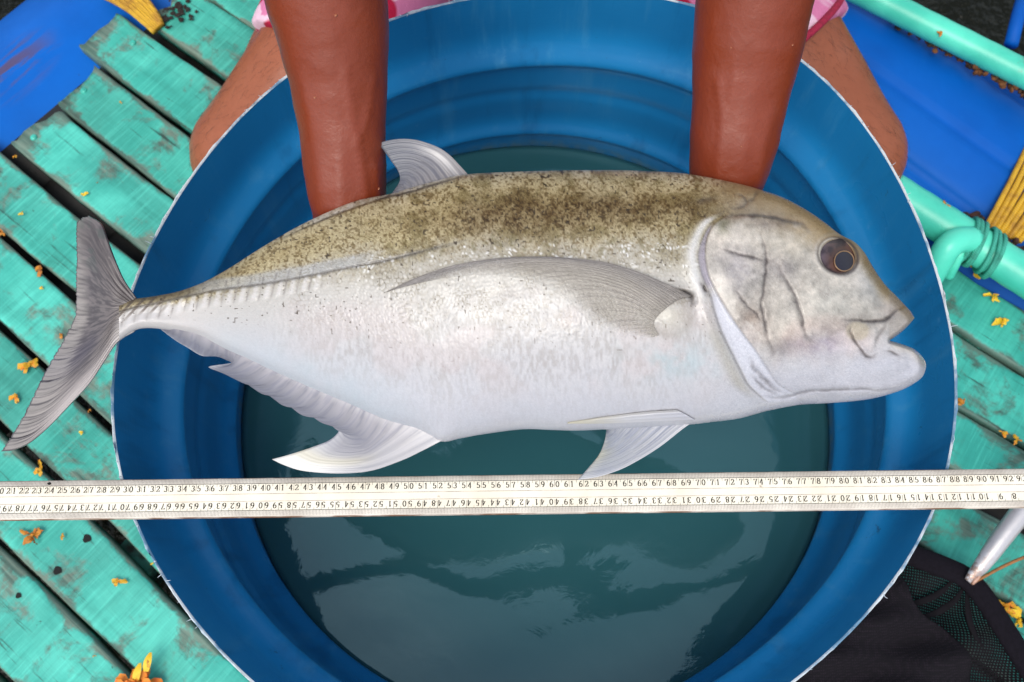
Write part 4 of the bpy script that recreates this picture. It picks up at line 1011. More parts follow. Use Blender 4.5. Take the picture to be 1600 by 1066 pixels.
def build_person():
    mb = MB(); arms = MB()
    LA = [(545, 332, 57, .030), (542, 300, 62, .026), (538, 250, 66, .020), (535, 200, 69, .012), (529, 120, 78, .0), (523, 70, 86, -.008), (511, 0, 97, -.02), (505, -50, 100, -.03)]
    RA = [(1133, 290, 58, .030), (1139, 262, 63, .026), (1147, 220, 69, .018), (1154, 165, 73, .010), (1164, 95, 84, .0), (1171, 50, 88, -.010), (1178, 0, 91, -.02), (1184, -50, 93, -.03)]
    tips = {}
    for side, A in ((-1, LA), (1, RA)):
        P = [atd(a[0], a[1], ZF + a[3]) for a in A]; R = [a[2] * (ZF + a[3]) / F for a in A]
        d = P[-1] - P[-3]; d /= np.linalg.norm(d)
        el = P[-1] + d * .085 + np.array([side * .004, 0, .012]); P.append(el); R.append(.046)
        sh = np.array([side * .185, .60, .655])
        P += [el + (sh - el) * q for q in (.25, .55, .85)]; R += [.047, .049, .050]; P.append(sh); R.append(.056)
        sq = [.78, .80, .84, .9, .95, 1, 1, 1, 1, 1, 1, 1, 1]
        arms.tube(P, R, 24); mb.tube(P, R, 24); mb.ball(el, .046); mb.ball(sh, .062)
        # hand, palm up below the fish, fingers spread along its flank
        w_ = P[0]; o = 1 if side < 0 else -1
        px, py = A[0][0], A[0][1]
        palm = [(px, py + 20, .035, .027), (px + o * 8, py + 55, .052, .036), (px + o * 14, py + 95, .064, .040), (px + o * 16, py + 120, .066, .036)]
        PP = [atd(a, b, ZF + c) for a, b, c, _ in palm]; mb.tube([w_] + PP, [.025] + [q[3] for q in palm], 20, squash=[.8, .6, .42, .36, .33], up=FN)
        for k, (dx, ln, r) in enumerate(((-52, 88, .0078), (-22, 108, .0085), (10, 116, .0088), (42, 104, .0085))):
            dx *= -o; b0 = (px + o * 15 + dx * .8, py + 112); b1 = (b0[0] + dx * .25, b0[1] + ln * .45); b2 = (b0[0] + dx * .38, b0[1] + ln * .75); b3 = (b0[0] + dx * .45, b0[1] + ln)
            FPs = [atd(*b0, ZF + .066), atd(*b1, ZF + .068), atd(*b2, ZF + .062), atd(*b3, ZF + .055)]
            mb.tube(FPs, [r * 1.08, r, r * .92, r * .72], 12); mb.ball(FPs[-1], r * .72, 10, 7)
        th = [atd(px + o * 30, py + 50, ZF + .056), atd(px + o * 72, py + 70, ZF + .060), atd(px + o * 105, py + 105, ZF + .058), atd(px + o * 122, py + 135, ZF + .054)]
        mb.tube(th, [.015, .0125, .0105, .008], 12); mb.ball(th[-1], .008, 10, 7)
    # legs: kneeling, knees apart round the tub
    legs = {}
    for side, kp, tm in ((-1, (394, 240), (515, 95)), (1, (1318, 240), (1210, 88))):
        k = at(*kp, .07); t = at(*tm, .135); hip = np.array([side * .10, .66, .21]); ank = np.array([side * .20, .70, .05]); toe = np.array([side * .19, .86, .03])
        a = MB(); P = [k + (k - t) * .02, k * .75 + t * .25, k * .45 + t * .55, t, t * .5 + hip * .5, hip]; R = [.067, .069, .073, .078, .086, .095]
        mb.tube(P, R, 26); mb.ball(k, (.069, .069, .066), 20, 13); mb.ball(hip, .09)
        legs[side] = (k, t, hip)
        s = k + (ank - k) * .35 + np.array([0, 0, .005]); mb.tube([k, s, (s + ank) / 2, ank], [.052, .056, .048, .034], 20)
        mb.capsule(ank, toe, .034, .026); 
        for q in range(5):
            b = toe + np.array([side * (.028 - .014 * q), .012, -.004]); mb.capsule(b, b + np.array([0, .03 - .003 * q, -.004]), .010 - .0008 * q, .008 - .0006 * q, 10)
    # torso, neck, head
    mb.tube([(0, .68, .16), (0, .68, .24), (0, .665, .34), (0, .645, .45), (0, .62, .56), (0, .605, .64), (0, .60, .69)], [.14, .155, .145, .15, .168, .16, .08], 28,
            squash=[.75, .72, .66, .66, .62, .58, .7], up=(0, 1, 0))
    mb.tube([(-.185, .60, .655), (0, .60, .675), (.185, .60, .655)], [.058, .07, .058], 18)
    mb.capsule((0, .60, .66), (0, .565, .77), .058, .054)
    hc = np.array([0, .535, .86]); mb.ball(hc, (.076, .096, .108), 26, 17); mb.ball(hc + (0, -.03, -.055), (.058, .066, .06), 20, 13)
    mb.capsule(hc + (0, -.092, .012), hc + (0, -.112, -.022), .009, .014, 12)                    # nose
    mb.capsule(hc + (-.022, -.085, -.058), hc + (.022, -.085, -.058), .008, .008, 10); mb.capsule(hc + (-.018, -.084, -.071), hc + (.018, -.084, -.071), .008, .008, 10)
    mb.capsule(hc + (-.045, -.082, .028), hc + (.045, -.082, .028), .009, .009, 10)
    for s in (-1, 1): mb.ball(hc + (s * .078, .005, -.005), (.010, .020, .032), 12, 9)
    me = voxel(mb, .0034, 9, 'person')
    nv = len(me.vertices); co = np.empty(nv * 3); me.vertices.foreach_get('co', co); co = co.reshape(-1, 3); nn_ = np.empty(nv * 3); me.vertices.foreach_get('normal', nn_); nn_ = nn_.reshape(-1, 3)
    q = co - CAM; zc = q @ FW; sx = 800 + F * (q @ RT) / zc; sy = 533 - F * (q @ UP) / zc; zone = sm(.30, .34, co[:, 2]) * (sy < 400)
    dsp = np.zeros(nv)
    for pts, wd, hg in (([(575, 320), (568, 280), (560, 230), (548, 170), (540, 110)], 6, .0011), ([(555, 230), (575, 180), (585, 120)], 5, .0008), ([(528, 330), (532, 290), (530, 250)], 8, .0009), ([(590, 318), (588, 285), (586, 262)], 7, .0012),
                        ([(500, 300), (496, 250), (486, 190), (470, 120)], 10, .0010), ([(1120, 285), (1124, 240), (1128, 190), (1122, 130)], 6, .0011), ([(1128, 190), (1145, 150), (1150, 90)], 5, .0008), ([(1160, 285), (1160, 255), (1166, 220)], 8, .0009), ([(1185, 280), (1190, 240), (1204, 180)], 9, .0011)):
        dsp += hg * np.exp(-(pdist(sx, sy, cr(pts, 30)) / wd) ** 2)
    dsp += .0016 * (vn(sx, sy, 95, 91, 2) - .5) + .0010 * (vn(sx, sy, 26, 92, 2) - .5); dsp *= zone
    co = co + nn_ * dsp[:, None]; me.vertices.foreach_set('co', co.astype(np.float32).ravel()); me.update()
    n = len(me.vertices); co = np.empty(n * 3); me.vertices.foreach_get('co', co); co = co.reshape(-1, 3)
    # arms more tanned than the thighs
    q = co - CAM; zc = q @ FW; px = 800 + F * (q @ RT) / zc; 
    arm = sm(.27, .31, co[:, 2]) * (1 - sm(.66, .74, co[:, 2]) * (np.abs(co[:, 0]) < .12)); arm = np.where((co[:, 1] > .5) & (np.abs(co[:, 0]) < .14), .5, arm)
    col = lin((152, 84, 52)) * (1 - arm[:, None]) + lin((124, 50, 22)) * arm[:, None]
    wr = np.clip(1 - np.abs(co[:, 1] - .10) / .04, 0, 1) * 0
    ca = me.color_attributes.new('tone', 'FLOAT_COLOR', 'POINT'); ca.data.foreach_set('color', np.c_[col, np.ones(n)].astype(np.float32).ravel())
    person = link('person', me, tone_mat())
    tag(person, 'person in pink and red shorts kneeling behind the tub, bare arms reaching under the fish', 'person')
    # hair on the head, eyes
    hm = MB(); hm.ball(hc + (0, .012, .022), (.083, .098, .100), 26, 17); hme = mesh_np('hair', [v for v in hm.v], hm.f)
    bm = bmesh.new(); bm.from_mesh(hme); bmesh.ops.delete(bm, geom=[v for v in bm.verts if v.co.z < hc[2] - .03 or (v.co.y < hc[1] - .045 and v.co.z < hc[2] + .055)], context='VERTS'); bm.to_mesh(hme); bm.free()
    link('hair', hme, simple('black_hair', (.012, .010, .009), .45, scale=150, bump=.8), person)
    for s in (-1, 1):
        e = MB(); e.ball(hc + (s * .030, -.082, .008), (.012, .009, .009), 14, 9); eo = e.build('eye', simple('eye_white', (.7, .68, .65), .2, bump=0), person)
        e = MB(); e.ball(hc + (s * .030, -.0895, .007), (.005, .003, .005), 12, 7); e.build('iris', M['hole'], eo)
    # shorts
    sh = MB()
    for side in (-1, 1):
        k, t, hip = legs[side]; a = t + (hip - t) * .16
        m1 = t * .55 + hip * .45; sh.tube([t + (k - t) * .06, a, m1, hip], [.090, .091, .098, .112], 26)
    sh.ball((0, .67, .21), (.17, .125, .10), 24, 15)
    sme = voxel(sh, .006, 6, 'shorts')
    g = NG('pink_red_cloth'); v = g.coord('Object'); vo = g.n('ShaderNodeTexVoronoi', feature='F1'); g.L(v, vo.inputs['Vector']); vo.inputs['Scale'].default_value = 17
    n = g.noise(v, 14, 3, .5, .7); c = g.mix(g.ramp(n, .50, .54), (.66, .20, .36), (.80, .52, .62)); c = g.mix(g.ramp(vo.outputs['Distance'], .44, .38), c, (.46, .012, .05))
    wv = g.noise(g.coord('Object', scale=(1, 1, 1)), 900, 2); g.base(c); g.set(Roughness=.85, Specular_IOR_Level=.2); g.bump(g.math('ADD', g.noise(v, 30, 4), g.math('MULTIPLY', wv, .2)), .5, .004)
    sho = link('shorts', sme, g.m, person)
    red = simple('crimson_hem', (.36, .010, .045), .8, scale=200)
    for side in (-1, 1):
        k, t, hip = legs[side]; ax = (k - t) / np.linalg.norm(k - t); c0 = t + (hip - t) * .035; u = np.cross(ax, (0, 0, 1)); u /= np.linalg.norm(u); vv = np.cross(ax, u)
        h = MB(); h.tube([c0 + .0895 * (math.cos(q) * u + math.sin(q) * vv) for q in np.linspace(0, 2 * math.pi, 49)], .0038, 8, False); h.build('hem', red, sho)
    # shirt over the torso
    st = MB(); st.tube([(0, .685, .25), (0, .67, .34), (0, .65, .45), (0, .625, .56), (0, .61, .64), (0, .605, .685)], [.165, .158, .162, .178, .172, .10], 28, squash=[.74, .69, .69, .65, .62, .75], up=(0, 1, 0))
    for s in (-1, 1): st.capsule((s * .14, .605, .65), (s * .19, .57, .60), .068, .066)
    stm = voxel(st, .007, 6, 'shirt'); link('shirt', stm, simple('grey_shirt', (.16, .17, .18), .9, scale=120), person)
    # short dark hairs on the thighs and knees
    me.calc_loop_triangles(); nf = len(me.polygons); cen = np.empty(nf * 3); me.polygons.foreach_get('center', cen); cen = cen.reshape(-1, 3); nor = np.empty(nf * 3); me.polygons.foreach_get('normal', nor); nor = nor.reshape(-1, 3)
    q = cen - CAM; zc = q @ FW; fx = 800 + F * (q @ RT) / zc; fyy = 533 - F * (q @ UP) / zc
    ok = np.where((cen[:, 2] < .25) & ((nor * q).sum(1) < -.02 * zc) & (fyy > -20) & (fyy < 290) & ((fx < 470) | (fx > 1235)))[0]
    hb = MB()
    for i in rng.choice(ok, min(800, len(ok)), replace=False):
        p = cen[i]; nn = nor[i]; side = -1 if p[0] < 0 else 1; k, t, _ = legs[side]; d = (k - t) / np.linalg.norm(k - t) * .7 + rng.normal(0, .35, 3) + np.array([0, 0, -.4]); d -= nn * (d @ nn); d /= np.linalg.norm(d)
        L = rng.uniform(.006, .019); hb.tube([p - nn * .0004, p + nn * .0012 + d * L * .4, p + nn * .0016 + d * L + rng.normal(0, .0022, 3)], [.00009, .00008, .00004], 3, False)
    tag(hb.build('leg_hair', simple('leg_hair', (.03, .015, .01), .5, bump=0), person), kind='stuff')
    # drops of water on the forearms
    ok = np.where((cen[:, 2] > .33) & ((nor * q).sum(1) < -.55 * zc) & (fyy > 0) & (fyy < 300))[0]; db = MB()
    for i in rng.choice(ok, 8, replace=False):
        r = float(rng.uniform(.0005, .0011)); db.ball(cen[i], (r, r * 1.3, r * .4), 10, 6)
    g = NG('water_drop'); g.base((.30, .10, .045)); g.set(Roughness=.16, Specular_IOR_Level=.5)
    tag(db.build('water_drops', g.m, person), kind='stuff')
    return person
build_person()

# ------------------------------------------------------------------ blue floats, straps, pipes
def barrel(name, a, b, r, ztop, label, seams=(), ribs=()):
    A, B = at(*a, ztop), at(*b, ztop); A[2] = B[2] = ztop - r; c = (A + B) / 2; d = (B - A); L = np.linalg.norm(d); ang = math.atan2(d[1], d[0])
    prof = [(-L / 2, .0), (-L / 2, r * .88), (-L / 2 + .01, r * .97), (-L / 2 + .03, r)]
    n = 60
    for i in range(1, n): prof.append((-L / 2 + .03 + (L - .06) * i / n, r))
    prof += [(L / 2 - .03, r), (L / 2 - .01, r * .97), (L / 2, r * .88), (L / 2, 0)]
    prof = [(x, q + sum(.006 * math.exp(-((x / L + .5 - m) / .02) ** 2) for m in ribs)) for x, q in prof]
    seg = 192; vs, F_ = [], []
    for x, q in prof:
        for k in range(seg):
            an = 2 * math.pi * k / seg; q2 = q - sum((.0075 if q > .01 else 0) * math.exp(-(((an - s + math.pi) % (2 * math.pi) - math.pi) / .022) ** 2) for s in seams)
            vs.append((x, q2 * math.cos(an), q2 * math.sin(an)))
    for i in range(len(prof) - 1):
        for k in range(seg): F_.append((i * seg + k, (i + 1) * seg + k, (i + 1) * seg + (k + 1) % seg, i * seg + (k + 1) % seg))
    me = mesh_np(name, vs, F_); bm = bmesh.new(); bm.from_mesh(me); bmesh.ops.remove_doubles(bm, verts=bm.verts, dist=1e-5); bmesh.ops.recalc_face_normals(bm, faces=bm.faces); bm.to_mesh(me); bm.free()
    o = link(name, me, M['barrel'], None, V(c)); o.rotation_euler.z = ang; tag(o, label, 'barrel', 'blue barrels floating the deck'); return o, c, ang, r, ztop
bl = barrel('blue_barrel', (-230, 330), (330, -130), .20, -.015, 'blue plastic barrel at the upper left beyond the plank ends', ribs=(.2, .8))
br = barrel('blue_barrel', (1130, -70), (1790, 395), .19, .035, 'blue plastic barrel at the upper right between two turquoise pipes', seams=(math.pi / 2 - .55, math.pi / 2 + .42, math.pi / 2 + .05))
g = blue_plastic('worn_blue_plastic', (.0, .125, .53), (.0, .09, .40), .45, (.10, .28, .70), .3)
v = g.coord('Object', scale=(5, 46, 46)); n = g.noise(v, 1, 6, .65, .4); g2 = g.coord('Object'); sep = g.n('ShaderNodeSeparateXYZ'); g.L(g2, sep.inputs[0])
p_ = bl[0].matrix_basis.inverted() @ V(at(40, 138, bl[1][2] + bl[3] * .8)); vm = g.n('ShaderNodeVectorMath', operation='DISTANCE'); mpv = g.n('ShaderNodeMapping'); mpv.inputs['Scale'].default_value = (.55, 1, 1); g.L(g2, mpv.inputs[0]); g.L(mpv.outputs[0], vm.inputs[0]); vm.inputs[1].default_value = (p_.x * .55, p_.y, p_.z)
blob = g.ramp(vm.outputs['Value'], .062, .03); old = g.b.inputs['Base Color'].links[0].from_socket
g.base(g.mix(g.math('MULTIPLY', g.ramp(n, .47, .58), blob), old, (.11, .055, .055))); bl[0].data.materials.clear(); bl[0].data.materials.append(g.m)

def cords(name, label, lines, r, z0, m, parent_cat='strap', bend=None, arch=.0):
    root = empty(name, at(*lines[0][0], z0), label=label, cat=parent_cat)
    inv = Matrix.Translation(-root.location)
    for ln in lines:
        P = cr(ln, 14); W_ = at(P[:, 0], P[:, 1], z0); W_ = W_ + np.array([0, 0, 1]) * (arch * np.sin(np.linspace(0, math.pi, 14)))[:, None]
        W_ = W_ - np.array(root.location); mb = MB()
        mb.tube(W_, r, 8); mb.build('cord', m, root)
    return root
def rope_mat(name, c, c2):
    g = NG(name); v = g.coord('Object'); wv = g.n('ShaderNodeTexWave', bands_direction='DIAGONAL'); g.L(v, wv.inputs[0]); wv.inputs['Scale'].default_value = 160; wv.inputs['Distortion'].default_value = 2
    n = g.noise(v, 60, 5); cc = g.mix(g.ramp(n, .4, .68), c, c2); cc = g.mix(g.ramp(wv.outputs['Fac'], .0, .3, .45, 0), cc, tuple(x * .3 for x in c)); g.base(cc); g.set(Roughness=.6); g.bump(wv.outputs['Fac'], .6, .001); return g.m
M['yellow'] = rope_mat('yellow_cord', (.70, .40, .02), (.42, .20, .02)); M['green_rope'] = rope_mat('green_rope', (.05, .42, .30), (.03, .24, .17))
cords('yellow_strap', 'bundle of yellow cords tied over the barrel at the upper right',
      [[(1606 + 9 * k + 1.5 * math.sin(5 * k), 228 + 7 * k), (1573 + 8 * k + 2 * math.sin(3 * k), 292 + 5.6 * k), (1539 + 7.6 * k, 358 + 2.8 * k)] for k in range(8)], .0033, .034, M['yellow'], arch=.006)
cords('yellow_strap', 'yellow strap running between the barrel and plank ends at the upper left',
      [[(150 + 8 * k, -12 + -5 * k), (196 + 6 * k, 14 - 3 * k), (226 + 4 * k, 36 - 2 * k), (242 + 2 * k, 50 - 2 * k)] for k in range(6)], .0042, .004, M['yellow'], arch=.004)

def pipe(name, a, b, r, z, label):
    A, B = at(*a, z), at(*b, z); c = (A + B) / 2; mb = MB(); n = 40
    P = [A + (B - A) * i / n - c for i in range(n + 1)]; mb.tube(P, [r * (1 + .012 * math.sin(i * 1.7)) for i in range(n + 1)], 28); o = mb.build(name, M['pipe']); o.location = V(c); tag(o, label, 'pipe'); return o
pipe('turquoise_pipe', (1280, -46), (1760, 196), .0165, .05, 'slim turquoise painted pipe along the far side of the upper right barrel')
lp = pipe('turquoise_pipe', (1360, 278), (1760, 532), .0215, .045, 'thick turquoise painted pipe with a lashed elbow, right of the tub')
# elbow branching off the lower pipe
c0 = np.array(lp.location)
el = [(1520, 374, .058), (1496, 376, .066), (1480, 388, .064), (1470, 404, .052), (1458, 424, .035), (1446, 446, .02)]
mb = MB(); mb.tube([atp - c0 for atp in (at(x, y, z) for x, y, z in cr(el, 22))], .0145, 18); mb.build('elbow', M['pipe'], lp)
el = [(1522, 388, .05), (1506, 391, .05), (1497, 402, .045), (1490, 416, .035), (1482, 432, .02)]
mb = MB(); mb.tube([at(x, y, z) - c0 for x, y, z in cr(el, 18)], .0062, 12); mb.build('bracket', M['pipe'], lp)
# lashing
root = empty('green_rope', at(1535, 385, .045), label='green rope wound round the thick turquoise pipe beside its elbow', cat='rope'); rc = np.array(root.location)
A, B = at(1360, 278, .045), at(1760, 532, .045); ax = (B - A) / np.linalg.norm(B - A); u = np.cross(ax, (0, 0, 1)); vv = np.cross(ax, u)
for k, off in enumerate((-.016, -.011, -.006, .006, .012, .017)):
    cc = A + ax * ((at(1532, 387, .045) - A) @ ax + off); til = .35 + .08 * math.sin(k * 2.1)
    mb = MB(); mb.tube([cc - rc + (.0245 + .0006 * math.sin(3 * q + k)) * (math.cos(q) * u + math.sin(q) * vv) + ax * til * .022 * math.cos(q) for q in np.linspace(0, 2 * math.pi, 41)], .0026, 8, False); mb.build('coil', M['green_rope'], root)
# blue post and small float standing beyond the pipe
mb = MB(); mb.tube([at(1580, 70, -.05), at(1592, 20, -.05), at(1606, -30, -.05)], .009, 14); tag(mb.build('blue_pole', M['barrel']), 'short blue pole over the dark water in the upper right corner', 'pole')
mb = MB(); P = [at(1640, 330, -.02), at(1600, 395, -.025), at(1575, 440, -.03), at(1545, 470, -.05)]; mb.tube(P, [.03, .03, .028, .02], 20); tag(mb.build('blue_hose', M['barrel']), 'dark blue hose below the yellow cords beside the turquoise pipe', 'hose')

# ------------------------------------------------------------------ fallen petals and litter
def petal_mat(name, a, b, c):
    g = NG(name); v = g.coord('Object', rnd=9.0); n = g.noise(v, 160, 4); cc = g.mix(g.ramp(n, .35, .55), a, b); cc = g.mix(g.ramp(g.noise(v, 240, 4), .60, .68), cc, c); g.base(cc); g.set(Roughness=.6, Subsurface_Weight=.1, Subsurface_Scale=.002); return g.m
M['orange'] = petal_mat('orange_petal', (.72, .22, .008), (.60, .33, .01), (.22, .06, .01)); M['gold'] = petal_mat('yellow_petal', (.75, .42, .01), (.80, .52, .02), (.40, .16, .01)); M['rust'] = petal_mat('rust_petal', (.36, .10, .006), (.52, .20, .01), (.08, .03, .01))
def petals(px, py, size, z=.001, n=3, m='orange', flatness=.22, seed=0):
    """a scrap of flower: a few curled petals joined at one end"""
    r = np.random.default_rng(seed + int(px * 7 + py)); c = at(px, py, z); S = size * (CAM[2] - z) / F; mb = MB(); a0 = r.uniform(0, 6.28)
    for k in range(n):
        a = a0 + k * r.uniform(.7, 2.0); L = S * r.uniform(.30, .68); Wd = L * r.uniform(.3, .75); vs = []; F_ = []
        for i in range(6):
            t = i / 5; wv = Wd * math.sin(math.pi * (.12 + .80 * t)) * (1 + .15 * math.sin(9 * t + k))
            for j in (-1, 0, 1):
                x = L * t; y = wv * j * .5; zz = S * flatness * (t * (1.1 - t)) + abs(j) * .12 * S * math.sin(3 * t + k) + .0005 + .0002 * k
                jx, jy = r.normal(0, .07 * L, 2); x += jx; y += jy; vs.append((x * math.cos(a) - y * math.sin(a), x * math.sin(a) + y * math.cos(a), max(zz, .0003)))
        n0 = 18
        vs += [(x, y, zz - .0003) for x, y, zz in vs]
        for i in range(5):
            for j in range(2): b = i * 3 + j; F_.append((b, b + 3, b + 4, b + 1)); F_.append((n0 + b, n0 + b + 1, n0 + b + 4, n0 + b + 3))
        mb.add(vs, F_)
    o = mb.build('petal', M[m]); o.location = V(c); return o
PET = [  # px, py, size px, count, material, label
    (130, 306, 17, 2, 'gold', 'gold petal on the second plank above the tail tip'),
    (35, 336, 18, 2, 'gold', 'yellow petal on a plank at the left edge, level with the upper tail tip'),
    (4, 363, 16, 3, 'rust', 'orange petal wedged in the plank gap at the left edge'),
    (26, 243, 14, 2, 'orange', 'small orange petal at the plank corner by the upper left barrel'),
    (187, 160, 10, 2, 'gold', 'tiny gold petal on a plank near the left knee'),
    (152, 287, 7, 2, 'rust', 'speck of brown petal on the plank above the tail'),
    (66, 420, 24, 3, 'rust', 'rust coloured petals in the gap left of the tail'),
    (63, 452, 9, 2, 'gold', 'tiny yellow petal on the plank left of the tail fork'),
    (98, 523, 15, 2, 'rust', 'brown curled petal just left of the tail fork'),
    (47, 570, 30, 4, 'orange', 'orange and brown flower scrap left of the lower tail lobe'),
    (28, 620, 24, 3, 'orange', 'forked orange petal between the lower tail lobe and the left edge'),
    (130, 676, 12, 2, 'gold', 'small gold petal on the plank right of the lower tail lobe'),
    (140, 640, 9, 2, 'rust', 'speck of rust petal in the gap beside the lower tail lobe'),
    (66, 734, 26, 3, 'orange', 'orange petal over the gap just above the ruler'),
    (48, 836, 30, 5, 'rust', 'cluster of rust petals below the ruler at the left'),
    (97, 837, 12, 3, 'orange', 'small orange petal below the ruler beside the rust cluster'),
    (186, 908, 20, 3, 'orange', 'orange petal on the bottom left plank beside a pale scuff'),
    (236, 883, 9, 2, 'gold', 'tiny yellow petal in the gap next to the tub below the ruler'),
    (149, 1024, 7, 2, 'orange', 'tiny orange speck on the lowest left plank'),
    (1550, 462, 26, 4, 'gold', 'upper of two yellow flower scraps on the plank right of the tub'),
    (1566, 500, 32, 5, 'gold', 'lower of two yellow flower scraps on the plank right of the tub'),
    (1504, 632, 18, 3, 'rust', 'rust petal against the right rim of the tub'),
    (1566, 676, 14, 3, 'orange', 'orange petal on the plank edge at the right, above the ruler'),
    (1590, 688, 18, 3, 'orange', 'orange petal near the right edge above the ruler'),
    (1448, 874, 22, 4, 'rust', 'rust petals in the gap between the tub and the black net'),
    (1484, 884, 22, 4, 'orange', 'orange petals in the gap by the corner of the net frame'),
    (1568, 944, 34, 5, 'orange', 'orange flower scrap right of the net frame'),
    (1592, 966, 36, 6, 'gold', 'golden flower scrap at the right edge beside the net frame'),
    (1524, 423, 26, 5, 'gold', 'dry yellow flower scrap under the lashed pipe'),
    (243, 40, 22, 3, 'rust', 'dark rust scrap at the end of the yellow strap, upper left'),
    (1475, 322, 18, 3, 'rust', 'brown leaf scrap lying on the thick turquoise pipe beside the barrel'),
    (1590, 372, 16, 3, 'orange', 'orange scrap in the dark litter below the yellow cords'),
    (1462, 42, 12, 3, 'rust', 'rust scrap between the slim pipe and the upper right barrel'),
    (1470, 55, 14, 3, 'rust', 'second rust scrap between the slim pipe and the upper right barrel'),
]
for i, (px, py, sz, n, m, lab) in enumerate(PET):
    z = .002
    if px > 1460 and py < 330: z = .062
    if (px, py) == (1590, 372): z = .03
    tag(petals(px, py, sz, z, n, m, seed=i), lab, 'petal', 'fallen flower petals on the deck')
# marigold head cut by the bottom edge
root = empty('marigold', at(216, 1082, .004), label='bright orange marigold head with a yellow petal at the bottom left', cat='flower'); S = .001
rr_ = np.random.default_rng(5); mesh_pet = None
for k in range(46):
    ring = k // 12; a = k * 2.4 + ring + rr_.normal(0, .2); L = .021 - .003 * ring + rr_.normal(0, .002); tilt = .30 + .30 * ring + rr_.normal(0, .12); vs, F_ = [], []
    for i in range(5):
        t = i / 4; wv = .0105 * math.sin(math.pi * (.12 + .66 * t)) * (1 + .25 * math.sin(9 * t + k))
        for j in (-1, 0, 1):
            x = .003 + L * t * math.cos(tilt); zz = .004 + ring * .003 + L * t * math.sin(tilt) - .006 * t * t + .002 * abs(j); y = wv * j * .5
            vs.append((x * math.cos(a) - y * math.sin(a), x * math.sin(a) + y * math.cos(a), zz))
    for i in range(4):
        for j in range(2): b = i * 3 + j; F_.append((b, b + 3, b + 4, b + 1))
    mb = MB(); mb.add(vs, F_); mb.build('petal', petal_mat('marigold_petal', (.80, .16, .006), (.75, .24, .01), (.5, .06, .006)) if mesh_pet is None else mesh_pet, root)
    if mesh_pet is None: mesh_pet = root.children[0].data.materials[0] if root.children else None
for k, (dx, dy) in enumerate(((.010, .019), (.001, .015))):
    mb = MB(); vs = []
    for i in range(5):
        t = i / 4
        for j in (-1, 0, 1): vs.append((dx + j * .004 * math.sin(math.pi * (.2 + .7 * t)) + .003 * t, dy + .018 * t - .006 * k, .014 + .012 * t - .01 * t * t))
    mb.add(vs, [(i * 3 + j, i * 3 + j + 3, i * 3 + j + 4, i * 3 + j + 1) for i in range(4) for j in range(2)]); o = mb.build('petal', M['gold'], root)
# dark rotting litter tucked behind the pipe
mb = MB(); r4 = np.random.default_rng(9)
for k in range(240):
    px, py = (r4.uniform(1505, 1600), 0); py = 352 + (px - 1505) * .62 + r4.normal(0, 9); c = at(px, py, .03 + r4.uniform(-.01, .012)); mb.ball(c, r4.uniform(.002, .008, 3), 7, 5)
tag(mb.build('litter', simple('rotting_litter', (.05, .018, .012), .9, c2=(.012, .008, .006), scale=90)), kind='stuff', label='dark brown rotting litter behind the turquoise pipe')
mb = MB()
for k in range(170):
    q = r4.uniform(0, 1); px, py = 1385 + 225 * q, 22 + 132 * q + r4.normal(0, 4); c = at(px, py, .035 + r4.uniform(-.01, .006)); mb.ball(c, r4.uniform(.0015, .005, 3), 7, 5)
tag(mb.build('litter', simple('rust_litter', (.14, .05, .012), .9, c2=(.02, .012, .006), scale=90)), kind='stuff', label='rusty debris caught between the barrel and the slim pipe')
mb = MB()
for k in range(60):
    px = r4.normal(268, 18); py = 28 + (px - 250) * -.25 + r4.normal(0, 9); c = at(px, py, .002); mb.ball(c, r4.uniform(.0012, .0042, 3) * (1, 1, .3), 7, 5)
tag(mb.build('litter', simple('black_litter', (.02, .014, .010), .95, scale=90)), kind='stuff', label='blackened dirt on the plank ends at the upper left')

